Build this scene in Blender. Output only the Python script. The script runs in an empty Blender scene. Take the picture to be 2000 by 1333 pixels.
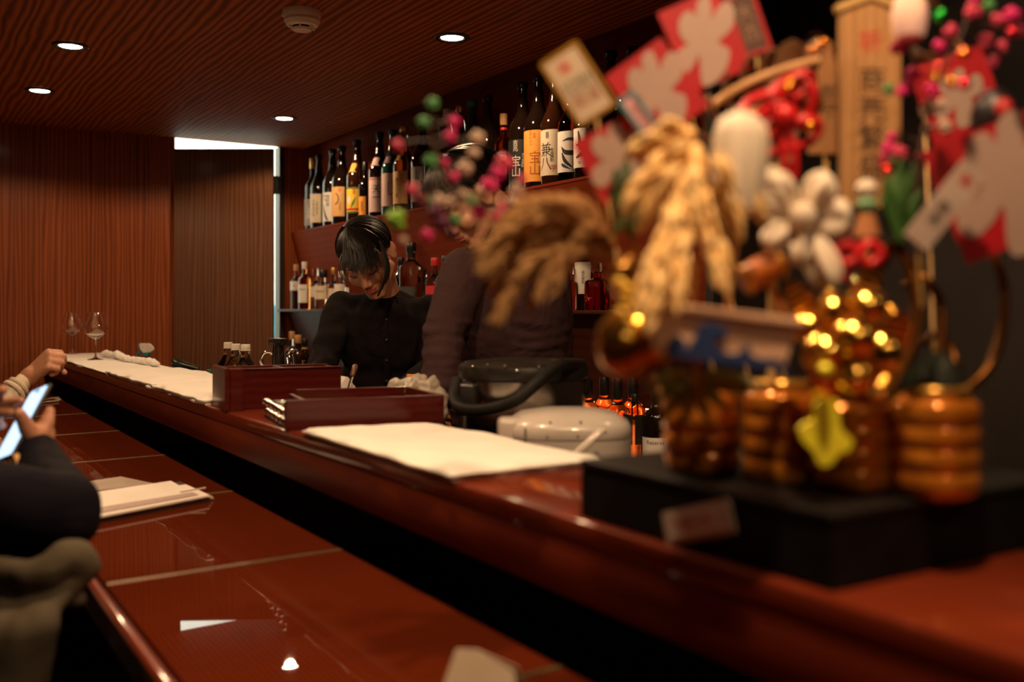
import bpy, bmesh, math, random
from mathutils import Vector, Matrix, Euler, Quaternion, noise as mnoise
random.seed(7)
scene = bpy.context.scene
COL = scene.collection
V = Vector
R = math.radians
PI = math.pi

# ------------------------------------------------------------------ camera
H = 1.2                      # lens height above the floor
YAW = R(32.0)
CS, SN = math.cos(YAW), math.sin(YAW)
FPX = 1944.0
V0 = 602.0
cam_d = bpy.data.cameras.new('camera')
cam = bpy.data.objects.new('camera', cam_d)
COL.objects.link(cam)
cam.location = (0, 0, H)
cam.rotation_euler = (R(90), 0, -YAW)
cam_d.lens = 35.0
cam_d.sensor_width = 36.0
cam_d.shift_y = -(666.5 - V0) / 2000.0
cam_d.clip_start = 0.05
cam_d.dof.use_dof = True
cam_d.dof.focus_distance = 3.25
cam_d.dof.aperture_fstop = 2.0
cam_d.dof.aperture_blades = 0
scene.camera = cam

# ------------------------------------------------------------------ world, exposure
world = bpy.data.worlds.new('world')
scene.world = world
world.use_nodes = True
world.node_tree.nodes['Background'].inputs[0].default_value = (1.0, 0.6, 0.35, 1)
world.node_tree.nodes['Background'].inputs[1].default_value = 0.0
scene.view_settings.view_transform = 'Standard'
scene.view_settings.look = 'None'
scene.view_settings.exposure = 0.0
scene.view_settings.gamma = 1.0
scene.view_settings.use_curve_mapping = False
scene.cycles.max_bounces = 10
scene.cycles.diffuse_bounces = 4
scene.cycles.glossy_bounces = 6
scene.cycles.transmission_bounces = 10
scene.cycles.transparent_max_bounces = 12
scene.cycles.caustics_reflective = False
scene.cycles.caustics_refractive = False
scene.cycles.sample_clamp_indirect = 4.0
scene.cycles.blur_glossy = 0.6

# room measures (metres, z from the floor)
Z_CEIL = H + 0.965
Z_LEDGE = H - 0.251
Z_LEDGE_LOW = H - 0.349
Z_TABLE = H - 0.443
X_LEDGE, X_LEDGE2 = 0.69, 1.0
X_TABLE, X_TABLE2 = 0.285, 0.71
Y_FAR, Y_NEAR = 5.8, -2.2
X_LEFT, X_RIGHT = -2.0, 2.22
Z_WORK = H - 0.40
X_SHELF = 2.05
Z_SHELF = H + 0.459
X_SHELF2, Z_SHELF2 = 1.965, H - 0.008
X_BACK, Z_BACK = 1.70, H - 0.436

WARM = (1.0, 0.63, 0.34)
TSL = .011                    # the low counter slopes very slightly down towards the seats
ROW1_X, ROW2_X = 0.562, 1.695
ROW1_Y = [4.84, 3.957, 3.074, 2.19, 1.307, 0.424, -0.46]
ROW2_Y = [4.89, 3.115, 1.34, -0.44]
POWER1 = [26, 22, 22, 30, 60, 72, 16]      # watts, from the far wall towards the camera
POWER2 = [32, 30, 6, 3]

# ------------------------------------------------------------------ placing helpers: a point on the ray of a picture point
def at(u, v, d):
    r = (u - 1000.0) / FPX * d
    return V((d * SN + r * CS, d * CS - r * SN, H - (v - V0) / FPX * d))
def on_z(u, v, z):
    return at(u, v, FPX * (H - z) / (v - V0))
def on_x(u, v, x):
    t = (u - 1000.0) / FPX
    return at(u, v, x / (SN + t * CS))
def y_on(u, x):
    t = (u - 1000.0) / FPX
    return x * (CS - t * SN) / (SN + t * CS)
def depth(p):
    return p[0] * SN + p[1] * CS
CR = V((CS, -SN, 0))         # picture-right in the room
CF = V((SN, CS, 0))          # into the picture
UP = V((0, 0, 1))

# ------------------------------------------------------------------ materials
MATS = {}
def mat(name, color=(.5, .5, .5), rough=.5, metal=0, spec=.5, trans=0, ior=1.45, emit=None, emit_s=0, coat=0, coat_rough=.05, sheen=0, sss=0, alpha=1):
    if name in MATS: return MATS[name]
    m = bpy.data.materials.new(name); m.use_nodes = True
    b = m.node_tree.nodes['Principled BSDF']
    b.inputs['Base Color'].default_value = (*color, 1)
    b.inputs['Roughness'].default_value = rough
    b.inputs['Metallic'].default_value = metal
    b.inputs['Specular IOR Level'].default_value = spec
    b.inputs['Transmission Weight'].default_value = trans
    b.inputs['IOR'].default_value = ior
    b.inputs['Coat Weight'].default_value = coat
    b.inputs['Coat Roughness'].default_value = coat_rough
    b.inputs['Sheen Weight'].default_value = sheen
    b.inputs['Alpha'].default_value = alpha
    if sss:
        b.inputs['Subsurface Weight'].default_value = sss
        b.inputs['Subsurface Radius'].default_value = (.6, .25, .12)
        b.inputs['Subsurface Scale'].default_value = .01
    if emit:
        b.inputs['Emission Color'].default_value = (*emit, 1)
        b.inputs['Emission Strength'].default_value = emit_s
    MATS[name] = m
    return m
def nodes(m):
    return m.node_tree.nodes, m.node_tree.links, m.node_tree.nodes['Principled BSDF']
def mottle(m, c1, c2, scale=20, detail=4, stretch=(1, 1, 1), bump=0, bump_scale=None, bdist=.002, coords='Object', lo=.35, hi=.65):
    """procedural colour variation and fine relief"""
    n, l, b = nodes(m)
    tc = n.new('ShaderNodeTexCoord'); mp = n.new('ShaderNodeMapping')
    mp.inputs['Scale'].default_value = stretch
    l.new(tc.outputs[coords], mp.inputs[0])
    t = n.new('ShaderNodeTexNoise'); t.inputs['Scale'].default_value = scale; t.inputs['Detail'].default_value = detail
    l.new(mp.outputs[0], t.inputs['Vector'])
    r = n.new('ShaderNodeValToRGB')
    r.color_ramp.elements[0].position = lo; r.color_ramp.elements[1].position = hi
    r.color_ramp.elements[0].color = (*c1, 1); r.color_ramp.elements[1].color = (*c2, 1)
    l.new(t.outputs['Fac'], r.inputs[0]); l.new(r.outputs[0], b.inputs['Base Color'])
    if bump:
        t2 = t
        if bump_scale:
            t2 = n.new('ShaderNodeTexNoise'); t2.inputs['Scale'].default_value = bump_scale; t2.inputs['Detail'].default_value = 3
            l.new(mp.outputs[0], t2.inputs['Vector'])
        bp = n.new('ShaderNodeBump'); bp.inputs['Strength'].default_value = bump; bp.inputs['Distance'].default_value = bdist
        l.new(t2.outputs['Fac'], bp.inputs['Height']); l.new(bp.outputs[0], b.inputs['Normal'])
    return m
def zebra_wood(name, dark, light, stretch, direction, wave_scale, distortion, rough=.4, coat=.15, bump=.25, wave_mix=.7, coat_rough=.15, dscale=1.0):
    """veneer with wavy stripes along one axis"""
    m = mat(name, light, rough, coat=coat, coat_rough=coat_rough)
    n, l, b = nodes(m)
    tc = n.new('ShaderNodeTexCoord'); mp = n.new('ShaderNodeMapping'); mp.inputs['Scale'].default_value = stretch
    l.new(tc.outputs['Object'], mp.inputs[0])
    w = n.new('ShaderNodeTexWave'); w.wave_type = 'BANDS'; w.bands_direction = direction
    w.inputs['Scale'].default_value = wave_scale; w.inputs['Distortion'].default_value = distortion
    w.inputs['Detail'].default_value = 2.5; w.inputs['Detail Scale'].default_value = dscale; w.inputs['Detail Roughness'].default_value = .55
    l.new(mp.outputs[0], w.inputs['Vector'])
    t = n.new('ShaderNodeTexNoise'); t.inputs['Scale'].default_value = 60; t.inputs['Detail'].default_value = 5
    mp2 = n.new('ShaderNodeMapping'); mp2.inputs['Scale'].default_value = tuple(s * (1 if s == 1 else .35) for s in stretch)
    l.new(tc.outputs['Object'], mp2.inputs[0]); l.new(mp2.outputs[0], t.inputs['Vector'])
    t3 = n.new('ShaderNodeTexNoise'); t3.inputs['Scale'].default_value = 2.2; t3.inputs['Detail'].default_value = 2
    l.new(mp.outputs[0], t3.inputs['Vector'])
    mx = n.new('ShaderNodeMix'); mx.data_type = 'FLOAT'; mx.inputs[0].default_value = 1 - wave_mix
    l.new(w.outputs['Fac'], mx.inputs[2]); l.new(t.outputs['Fac'], mx.inputs[3])
    mx2 = n.new('ShaderNodeMix'); mx2.data_type = 'FLOAT'; mx2.inputs[0].default_value = .3
    l.new(mx.outputs[0], mx2.inputs[2]); l.new(t3.outputs['Fac'], mx2.inputs[3])
    r = n.new('ShaderNodeValToRGB'); r.color_ramp.elements[0].position = .22; r.color_ramp.elements[1].position = .78
    r.color_ramp.elements[0].color = (*dark, 1); r.color_ramp.elements[1].color = (*light, 1)
    l.new(mx2.outputs[0], r.inputs[0]); l.new(r.outputs[0], b.inputs['Base Color'])
    bp = n.new('ShaderNodeBump'); bp.inputs['Strength'].default_value = bump; bp.inputs['Distance'].default_value = .003
    l.new(mx.outputs[0], bp.inputs['Height']); l.new(bp.outputs[0], b.inputs['Normal'])
    return m

M_ceil = zebra_wood('ceiling_veneer', (.13, .027, .006), (.44, .108, .022), (1, .13, 1), 'X', 10.5, 7, rough=.62, coat=0, dscale=1.0, wave_mix=.8)
M_far = zebra_wood('wall_veneer', (.10, .019, .005), (.37, .094, .025), (1, 1, .06), 'X', 15, 14, rough=.45, coat=.1, wave_mix=.42, dscale=.7)
M_door = zebra_wood('door_veneer', (.065, .023, .009), (.20, .078, .032), (1, 1, .06), 'X', 15, 14, rough=.42, coat=.1, wave_mix=.42, dscale=.7)
M_red = zebra_wood('red_panel', (.165, .027, .008), (.185, .031, .009), (1, .15, 1), 'Z', 8, 3, rough=.65, coat=0, bump=.05)
M_counter = zebra_wood('lacquered_counter', (.135, .019, .006), (.18, .028, .009), (1, .1, 1), 'X', 14, 4, rough=.30, coat=.8, bump=.02, coat_rough=.06)
M_table = zebra_wood('glossy_table', (.070, .0105, .003), (.105, .016, .004), (.12, 1, 1), 'Y', 16, 5, rough=.5, coat=.7, bump=.0, coat_rough=.012)
M_fascia = zebra_wood('lacquered_fascia', (.135, .019, .006), (.18, .028, .009), (1, .1, 1), 'X', 14, 4, rough=.5, coat=.08, bump=.02, coat_rough=.3)
M_box = zebra_wood('dark_red_lacquer', (.055, .005, .003), (.075, .008, .005), (1, .15, 1), 'Z', 16, 4, rough=.32, coat=.5, bump=.02)
for m_, s_ in ((M_table, 0), (M_red, .04), (M_ceil, .2), (M_counter, .08), (M_fascia, .1), (M_far, .25)): m_.node_tree.nodes['Principled BSDF'].inputs['Specular IOR Level'].default_value = s_
M_box.node_tree.nodes['Principled BSDF'].inputs['Specular IOR Level'].default_value = .12
M_black = mottle(mat('black_paint', rough=.65, spec=.2), (.003, .0025, .0025), (.006, .005, .0045), 30)
M_blackgloss = mottle(mat('black_plastic', rough=.3), (.012, .011, .010), (.02, .018, .017), 40)
M_floor = mottle(mat('dark_floor', rough=.5), (.012, .007, .005), (.03, .018, .012), 6, bump=.1)
M_wallside = mottle(mat('dark_side_wall', rough=.6), (.03, .012, .006), (.05, .02, .01), 8)
M_white = mottle(mat('white_paint', rough=.7), (.78, .77, .72), (.84, .83, .8), 3)
M_seam = mottle(mat('seam_reflection', rough=.35, metal=.3), (.09, .055, .022), (.13, .08, .035), 30, stretch=(1, 6, 1))  # olive tone stands for the reflection along the glass edges
M_cloth = mottle(mat('white_cloth', rough=.85, sheen=.2), (.78, .74, .68), (.86, .83, .78), 400, bump=.15, bdist=.0006)
M_chrome = mottle(mat('steel', rough=.16, metal=1), (.62, .6, .57), (.7, .68, .65), 60)
M_glass = mat('clear_glass', (1, .985, .96), 0.0, trans=1, ior=1.52, coat=.6)
M_skin = mottle(mat('skin', rough=.5, sss=.12), (.44, .205, .125), (.51, .25, .155), 90, bump=.06, bump_scale=500, bdist=.0004)
M_lens = mat('lamp_lens', (1, 1, 1), .5, emit=(1, .80, .56), emit_s=28)

# ------------------------------------------------------------------ mesh helpers
def finish(bm, name, m, parent=None, smooth=35, world=False):
    me = bpy.data.meshes.new(name)
    bmesh.ops.recalc_face_normals(bm, faces=bm.faces)
    bm.to_mesh(me); bm.free()
    if smooth:
        me.polygons.foreach_set('use_smooth', [True] * len(me.polygons))
        me.set_sharp_from_angle(angle=R(smooth))
    return link(me, name, m, parent, world)
def link(me, name, m, parent=None, world=False):
    if m is not None:
        for k in (m if isinstance(m, (list, tuple)) else [m]): me.materials.append(k)
    o = bpy.data.objects.new(name, me)
    COL.objects.link(o)
    if parent is not None:
        o.parent = parent
        if world: o.matrix_parent_inverse = basis(parent).inverted()
    return o
def basis(o):
    mloc = Matrix.Translation(o.location) @ o.rotation_euler.to_matrix().to_4x4()
    if o.parent is not None: return basis(o.parent) @ o.matrix_parent_inverse @ mloc
    return mloc
def tag(o, label=None, cat=None, group=None, kind=None):
    if label: o['label'] = label
    if cat: o['category'] = cat
    if group: o['group'] = group
    if kind: o['kind'] = kind
    return o
def thing(name, label, cat, loc=(0, 0, 0), rot=(0, 0, 0), group=None):
    o = bpy.data.objects.new(name, None)
    o.empty_display_size = .05
    COL.objects.link(o)
    o.location = loc; o.rotation_euler = rot
    return tag(o, label, cat, group)
def box(bm, size, center=(0, 0, 0), rot=None, bevel=0, seg=2):
    tmp = bmesh.new()
    bmesh.ops.create_cube(tmp, size=1)
    for v in tmp.verts: v.co = V((v.co.x * size[0], v.co.y * size[1], v.co.z * size[2]))
    if bevel: bmesh.ops.bevel(tmp, geom=tmp.edges[:], offset=bevel, segments=seg, affect='EDGES', profile=.5)
    mx = Matrix.Translation(V(center)) @ ((rot if isinstance(rot, Matrix) else Euler(rot).to_matrix()).to_4x4() if rot is not None else Matrix.Identity(4))
    tmp.transform(mx)
    join(bm, tmp)
def box2(bm, lo, hi, bevel=0, seg=2):
    box(bm, [h - l for l, h in zip(lo, hi)], [(h + l) / 2 for l, h in zip(lo, hi)], None, bevel, seg)
def join(bm, tmp):
    mp = {}
    for v in tmp.verts: mp[v] = bm.verts.new(v.co)
    for f in tmp.faces:
        try: bm.faces.new([mp[v] for v in f.verts])
        except ValueError: pass
    tmp.free()
def lathe(bm, prof, seg=28, center=(0, 0, 0), sq=0, rot=None, sx=1, sy=1, phase=0):
    """revolve (r, z) pairs; sq > 2 squares the section off"""
    mx = Matrix.Translation(V(center)) @ (rot.to_4x4() if rot is not None else Matrix.Identity(4))
    rings = []
    for r, z in prof:
        if r < 1e-6:
            rings.append([bm.verts.new(mx @ V((0, 0, z)))])
        else:
            ring = []
            for k in range(seg):
                a = 2 * PI * k / seg + phase
                f = 1.0
                if sq: f = (abs(math.cos(a)) ** sq + abs(math.sin(a)) ** sq) ** (-1.0 / sq)
                ring.append(bm.verts.new(mx @ V((r * f * math.cos(a) * sx, r * f * math.sin(a) * sy, z))))
            rings.append(ring)
    for a, b in zip(rings, rings[1:]):
        if len(a) == 1 and len(b) == 1: continue
        for k in range(seg):
            k2 = (k + 1) % seg
            if len(a) == 1: bm.faces.new((a[0], b[k2], b[k]))
            elif len(b) == 1: bm.faces.new((a[k], a[k2], b[0]))
            else: bm.faces.new((a[k], a[k2], b[k2], b[k]))
    return rings
def tube(bm, pts, radii, seg=8, cap=True, flat=1.0):
    pts = [V(p) for p in pts]
    if not isinstance(radii, (list, tuple)): radii = [radii] * len(pts)
    rings = []
    prev = None
    for i, p in enumerate(pts):
        t = (pts[min(i + 1, len(pts) - 1)] - pts[max(i - 1, 0)])
        if t.length < 1e-9: t = V((0, 0, 1))
        t.normalize()
        if prev is None:
            nrm = t.cross(V((0, 0, 1)))
            if nrm.length < .05: nrm = t.cross(V((1, 0, 0)))
        else:
            nrm = prev - t * prev.dot(t)
            if nrm.length < 1e-6: nrm = t.cross(V((.3, .7, .2)))
        nrm.normalize(); prev = nrm
        bn = t.cross(nrm)
        rings.append([bm.verts.new(p + (nrm * math.cos(2 * PI * k / seg) + bn * math.sin(2 * PI * k / seg) * flat) * radii[i]) for k in range(seg)])
    for a, b in zip(rings, rings[1:]):
        for k in range(seg): bm.faces.new((a[k], a[(k + 1) % seg], b[(k + 1) % seg], b[k]))
    if cap:
        bm.faces.new(list(reversed(rings[0]))); bm.faces.new(rings[-1])
def bez(p0, p1, p2, n=8):
    p0, p1, p2 = V(p0), V(p1), V(p2)
    return [p0 * (1 - t) ** 2 + p1 * 2 * t * (1 - t) + p2 * t * t for t in [i / n for i in range(n + 1)]]
def spline(pts, n=6):
    """Catmull-Rom through the points"""
    P = [V(p) for p in pts]; P = [P[0] * 2 - P[1]] + P + [P[-1] * 2 - P[-2]]
    out = []
    for i in range(1, len(P) - 2):
        a, b, c, d = P[i - 1:i + 3]
        for k in range(n):
            t = k / n
            out.append(.5 * ((2 * b) + (c - a) * t + (2 * a - 5 * b + 4 * c - d) * t * t + (3 * b - a - 3 * c + d) * t ** 3))
    out.append(P[-2])
    return out
def ball(bm, c, r, sub=2, rot=None):
    tmp = bmesh.new()
    bmesh.ops.create_icosphere(tmp, subdivisions=sub, radius=1)
    if not isinstance(r, (list, tuple)): r = (r, r, r)
    M = Matrix.Translation(V(c)) @ ((rot if isinstance(rot, Matrix) else Euler(rot).to_matrix()).to_4x4() if rot is not None else Matrix.Identity(4)) @ Matrix.Diagonal((*r, 1))
    tmp.transform(M)
    join(bm, tmp)
def prism(bm, poly, thick, frame):
    """closed 2-D outline extruded along the frame's z"""
    a = [bm.verts.new(frame @ V((x, y, 0))) for x, y in poly]
    b = [bm.verts.new(frame @ V((x, y, thick))) for x, y in poly]
    n = len(poly)
    bm.faces.new(list(reversed(a))); bm.faces.new(b)
    for k in range(n): bm.faces.new((a[k], a[(k + 1) % n], b[(k + 1) % n], b[k]))
def frame_of(o, x, y):
    """4x4 frame with x, y axes made orthonormal"""
    x = V(x).normalized(); y = V(y); y = (y - x * y.dot(x)).normalized(); z = x.cross(y)
    M = Matrix((x, y, z)).transposed().to_4x4(); M.translation = V(o)
    return M
def cap_prim(bm, p0, p1, r0, r1, seg=14):
    """tapered capsule"""
    p0, p1 = V(p0), V(p1)
    t = p1 - p0; L = max(t.length, 1e-5); q = t.to_track_quat('Z', 'Y').to_matrix()
    prof = [(r0 * math.sin(a), -r0 * math.cos(a)) for a in [i / 5 * PI / 2 for i in range(6)]]
    prof[0] = (0, -r0)
    prof += [(r1 * math.cos(a), L + r1 * math.sin(a)) for a in [i / 5 * PI / 2 for i in range(6)]]
    prof[-1] = (0, L + r1)
    lathe(bm, prof, seg, p0, 0, q)
def fuse(bm, name, m, parent, voxel=.004, smooth=6, world=True, fac=.5, disp=None):
    """one continuous skin over overlapping volumes"""
    me = bpy.data.meshes.new(name + '_raw')
    bmesh.ops.recalc_face_normals(bm, faces=bm.faces)
    bm.to_mesh(me); bm.free()
    o = bpy.data.objects.new(name + '_raw', me); COL.objects.link(o)
    md = o.modifiers.new('r', 'REMESH'); md.mode = 'VOXEL'; md.voxel_size = voxel; md.use_smooth_shade = True
    if smooth:
        sm = o.modifiers.new('s', 'SMOOTH'); sm.iterations = smooth; sm.factor = fac
    dg = bpy.context.evaluated_depsgraph_get()
    me2 = bpy.data.meshes.new_from_object(o.evaluated_get(dg))
    me2.name = name
    bpy.data.objects.remove(o); bpy.data.meshes.remove(me)
    if disp:
        nv = len(me2.vertices); co = [0.0] * (nv * 3); no = [0.0] * (nv * 3)
        me2.vertices.foreach_get('co', co); me2.vertex_normals.foreach_get('vector', no)
        for i in range(0, nv * 3, 3):
            c = V(co[i:i + 3]); c = c + disp(c, V(no[i:i + 3])); co[i:i + 3] = c
        me2.vertices.foreach_set('co', co); me2.update()
    me2.polygons.foreach_set('use_smooth', [True] * len(me2.polygons))
    me2.materials.clear()
    return link(me2, name, m, parent, world)

# ------------------------------------------------------------------ writing
def text_bm(s, size, vertical=False, line=1.0):
    cu = bpy.data.curves.new('t', 'FONT')
    cu.body = '\n'.join(s) if vertical else s
    cu.size = size; cu.align_x = 'CENTER'; cu.align_y = 'CENTER'; cu.space_line = line; cu.resolution_u = 2
    o = bpy.data.objects.new('t', cu); COL.objects.link(o)
    dg = bpy.context.evaluated_depsgraph_get()
    me = bpy.data.meshes.new_from_object(o.evaluated_get(dg))
    bm = bmesh.new(); bm.from_mesh(me)
    bpy.data.objects.remove(o); bpy.data.curves.remove(cu); bpy.data.meshes.remove(me)
    return bm
def stroke_bm(strokes):
    """brush strokes: lists of (x, y, half-width)"""
    bm = bmesh.new()
    for st in strokes:
        P = spline([(x, y, w) for x, y, w in st], 5)
        prev = None
        for i, p in enumerate(P):
            a, b = P[max(i - 1, 0)], P[min(i + 1, len(P) - 1)]
            t = V((b.x - a.x, b.y - a.y)); t = t.normalized() if t.length > 1e-9 else V((1, 0))
            n = V((-t.y, t.x)); w = max(p.z, .0003)
            cur = (bm.verts.new((p.x + n.x * w, p.y + n.y * w, 0)), bm.verts.new((p.x - n.x * w, p.y - n.y * w, 0)))
            if prev: bm.faces.new((prev[0], prev[1], cur[1], cur[0]))
            prev = cur
    return bm
def bend(bm, rad, phi0, z0, dx=0):
    """wrap a flat drawing (x, y) round a cylinder of the bottle"""
    xs = [v.co.x for v in bm.verts]
    if xs:
        a, b = min(xs), max(xs); step = rad * .12; x = a + step
        while x < b:
            bmesh.ops.bisect_plane(bm, geom=bm.verts[:] + bm.edges[:] + bm.faces[:], plane_co=(x, 0, 0), plane_no=(1, 0, 0))
            x += step
    for v in bm.verts:
        th = phi0 + (v.co.x + dx) / rad
        v.co = V((rad * math.cos(th), rad * math.sin(th), z0 + v.co.y))
    return bm
def flat_print(bm, name, m, frame, parent, world=True, off=.0004):
    bm.transform(frame @ Matrix.Translation((0, 0, off)))
    me = bpy.data.meshes.new(name); bm.to_mesh(me); bm.free()
    return link(me, name, m, parent, world)
INK = mat('ink_black', (.012, .010, .010), .6)
INK_RED = mat('ink_red', (.55, .02, .02), .6)
INK_WHITE = mat('ink_white', (.75, .68, .6), .6)
INK_BROWN = mat('ink_brown', (.30, .07, .012), .6)
INK_BLUE = mat('ink_blue', (.02, .035, .13), .6)
# ================================================================== the room
def struct(name, bm, m, parent=None, smooth=0):
    o = finish(bm, name, m, parent, smooth)
    if parent is None: o['kind'] = 'structure'
    return o
XJ0, XJ1 = 1.372, 1.9885        # doorway between these
bm = bmesh.new(); box2(bm, (X_LEFT, Y_NEAR, -.05), (X_RIGHT + .05, 8.2, 0)); struct('floor', bm, M_floor)
bm = bmesh.new(); box2(bm, (X_LEFT, Y_NEAR, Z_CEIL), (2.13, Y_FAR, Z_CEIL + .06)); struct('ceiling', bm, M_ceil)
bm = bmesh.new(); box2(bm, (2.0, Y_NEAR, Z_CEIL + .0755), (X_RIGHT + .05, Y_FAR + .06, Z_CEIL + .12)); struct('ceiling_niche', bm, M_red)
bm = bmesh.new(); box2(bm, (X_LEFT, Y_FAR, 0), (XJ0, Y_FAR + .06, Z_CEIL)); struct('wall_far', bm, M_far)
bm = bmesh.new(); box2(bm, (XJ1, Y_FAR, 0), (X_RIGHT, Y_FAR + .06, Z_CEIL + .08)); struct('wall_far_corner', bm, M_far)
Y_END = 2.1
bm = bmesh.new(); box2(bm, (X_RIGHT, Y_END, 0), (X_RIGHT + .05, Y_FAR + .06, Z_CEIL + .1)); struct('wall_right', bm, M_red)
M_dkwall = mottle(mat('near_black_wall', rough=.7), (.008, .004, .003), (.014, .007, .005), 6)  # darkness of this end is put into the wall and panel colour
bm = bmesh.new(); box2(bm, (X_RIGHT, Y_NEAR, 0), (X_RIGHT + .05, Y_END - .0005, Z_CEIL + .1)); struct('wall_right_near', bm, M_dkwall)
bm = bmesh.new(); box2(bm, (1.955, Y_END - .035, Z_BACK + .001), (X_RIGHT - .001, Y_END - .003, Z_CEIL + .0745), .002); struct('trim_2', bm, M_dkwall)  # end panel added where the near-black stretch begins
bm = bmesh.new(); box2(bm, (X_LEFT - .05, Y_NEAR, 0), (X_LEFT, Y_FAR + .06, Z_CEIL)); struct('wall_left', bm, M_wallside)
bm = bmesh.new(); box2(bm, (X_LEFT, Y_NEAR - .05, 0), (X_RIGHT, Y_NEAR, Z_CEIL + .1)); struct('wall_near', bm, M_wallside)
bm = bmesh.new(); box2(bm, (XJ1 - .012, Y_FAR - .012, 0), (XJ1 + .02, Y_FAR + .07, Z_CEIL), .002); struct('trim_1', bm, mat('dark_trim', (.03, .018, .012), .4))
# corridor behind the doorway
bm = bmesh.new()
box2(bm, (.2, 8.0, 0), (3.4, 8.05, 3.3)); box2(bm, (.15, Y_FAR + .06, 0), (.2, 8.05, 3.3)); box2(bm, (3.4, Y_FAR + .06, 0), (3.45, 8.05, 3.3))
box2(bm, (.2, Y_FAR + .002, Z_CEIL + .125), (3.4, Y_FAR + .05, 3.3))
box2(bm, (X_RIGHT + .02, Y_FAR + .06, 0), (3.4, Y_FAR + .1, 3.3))
struct('wall_corridor', bm, M_white)
bm = bmesh.new(); box2(bm, (.15, Y_FAR + .06, 3.3), (3.45, 8.05, 3.35)); struct('ceiling_corridor', bm, M_white)
# door leaf standing open into the room
hinge = V((XJ0 + .004, Y_FAR - .005, 0))
door = thing('door_1', None, None, hinge, (0, 0, -YAW)); door['kind'] = 'structure'
LW = .557
bm = bmesh.new(); box2(bm, (0, -.036, .008), (LW, 0, H + .899), .002); finish(bm, 'leaf', M_door, door, 0)
bm = bmesh.new(); box2(bm, (LW - .003, -.033, H + .645), (LW + .03, -.003, H + .745), .001); finish(bm, 'latch', M_black, door, 0)
# corridor lamp (bright, neutral) and a teal notice board on the corridor wall
def corridor_lamp():
    t = thing('corridor_lamp', 'bright white ceiling lamp in the corridor behind the door', 'lamp', (1.9, 7.0, 3.3))
    bm = bmesh.new(); box2(bm, (-.3, -.1, -.05), (.3, .1, 0), .01); finish(bm, 'housing', M_white, t, 0)
    bm = bmesh.new(); box2(bm, (-.28, -.08, -.056), (.28, .08, -.0505)); finish(bm, 'diffuser', mat('corridor_diffuser', (1, 1, 1), .5, emit=(.92, 1, .93), emit_s=12), t, 0)
    l = bpy.data.lights.new('corridor_light', 'AREA'); l.shape = 'RECTANGLE'; l.size = .5; l.size_y = .15; l.energy = 150; l.color = (.93, 1.0, .86)
    lo = bpy.data.objects.new('corridor_light', l); COL.objects.link(lo); lo.location = (1.9, 7.0, 3.2)
corridor_lamp()
bm = bmesh.new(); pb = on_x(536, 630, 2.35); box2(bm, (2.0, 7.96, H - .24), (2.75, 7.999, H + .02), .004)
tag(finish(bm, 'notice_board', mottle(mat('teal_board', rough=.5), (.03, .30, .36), (.04, .36, .42), 8), None, 0), 'teal board on the corridor wall seen through the door gap', 'board')

# ------------------------------------------------------------------ ceiling lamps
M_ring = mat('lamp_ring', (.02, .016, .013), .35)
def downlight(x, y, power, label, group=None):
    t = thing('ceiling_downlight', label, 'light', (x, y, Z_CEIL), group=group)
    bm = bmesh.new(); lathe(bm, [(.040, -.001), (.061, -.001), (.063, -.004), (.060, -.007), (.046, -.007), (.042, -.004)], 32); finish(bm, 'ring', M_ring, t)
    bm = bmesh.new(); lathe(bm, [(0, -.0075), (.024, -.007), (.040, -.004), (.0405, -.002)], 32); finish(bm, 'lens', M_lens, t)
    l = bpy.data.lights.new('downlight_beam', 'SPOT'); l.energy = power; l.color = WARM; l.spot_size = R(154); l.spot_blend = .22; l.shadow_soft_size = .028
    o = bpy.data.objects.new('downlight_beam', l); COL.objects.link(o); o.location = (x, y, Z_CEIL - .012)
LB = {(0, 0): 'farthest recessed downlight over the counter, nearest the far wall', (0, 1): 'recessed downlight over the counter, second from the far wall',
      (1, 0): 'recessed downlight in front of the half open door', (1, 1): 'recessed downlight beside the bottle shelf, past the smoke detector'}
for k, (X, ys, pw) in enumerate(((ROW1_X, ROW1_Y, POWER1), (ROW2_X, ROW2_Y, POWER2))):
    for i, y in enumerate(ys):
        lab = LB.get((k, i), ('%s recessed downlight of the row over the %s, counted from the far wall' % (('first', 'second', 'third', 'fourth', 'fifth', 'sixth', 'seventh')[i], ('counter', 'staff aisle')[k])))
        downlight(X, y, pw[i], lab, 'ceiling downlights')
# smoke detector
p = on_z(590, 22, Z_CEIL)
t = thing('smoke_detector', 'round cream smoke detector on the veneered ceiling', 'detector', p)
M_cream = mottle(mat('cream_plastic', rough=.4), (.80, .68, .54), (.86, .74, .6), 50)
bm = bmesh.new(); lathe(bm, [(0, 0), (.062, 0), (.063, -.006), (.06, -.02), (.058, -.024), (0, -.024)], 36); finish(bm, 'base', M_cream, t)
bm = bmesh.new(); lathe(bm, [(0, -.024), (.056, -.024), (.058, -.034), (.05, -.048), (.034, -.051), (.034, -.046), (0, -.046)], 36); finish(bm, 'body', M_cream, t)
bm = bmesh.new(); lathe(bm, [(0, -.047), (.03, -.047), (.03, -.056), (0, -.056)], 24, (0, 0, 0)); finish(bm, 'chamber', M_black, t)
bm = bmesh.new(); lathe(bm, [(0, -.056), (.032, -.056), (.030, -.063), (.018, -.066), (0, -.066)], 24); finish(bm, 'cap', M_cream, t)
for k in range(6):
    a = k * PI / 3
    bm = bmesh.new(); box(bm, (.004, .016, .012), (.036 * math.cos(a), .036 * math.sin(a), -.052), (0, 0, a + PI / 2), .001, 1); finish(bm, 'rib', M_cream, t, 0)
bm = bmesh.new(); box(bm, (.008, .012, .008), (-.06, .01, -.02), None, .002); finish(bm, 'catch', M_cream, t, 0)

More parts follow.
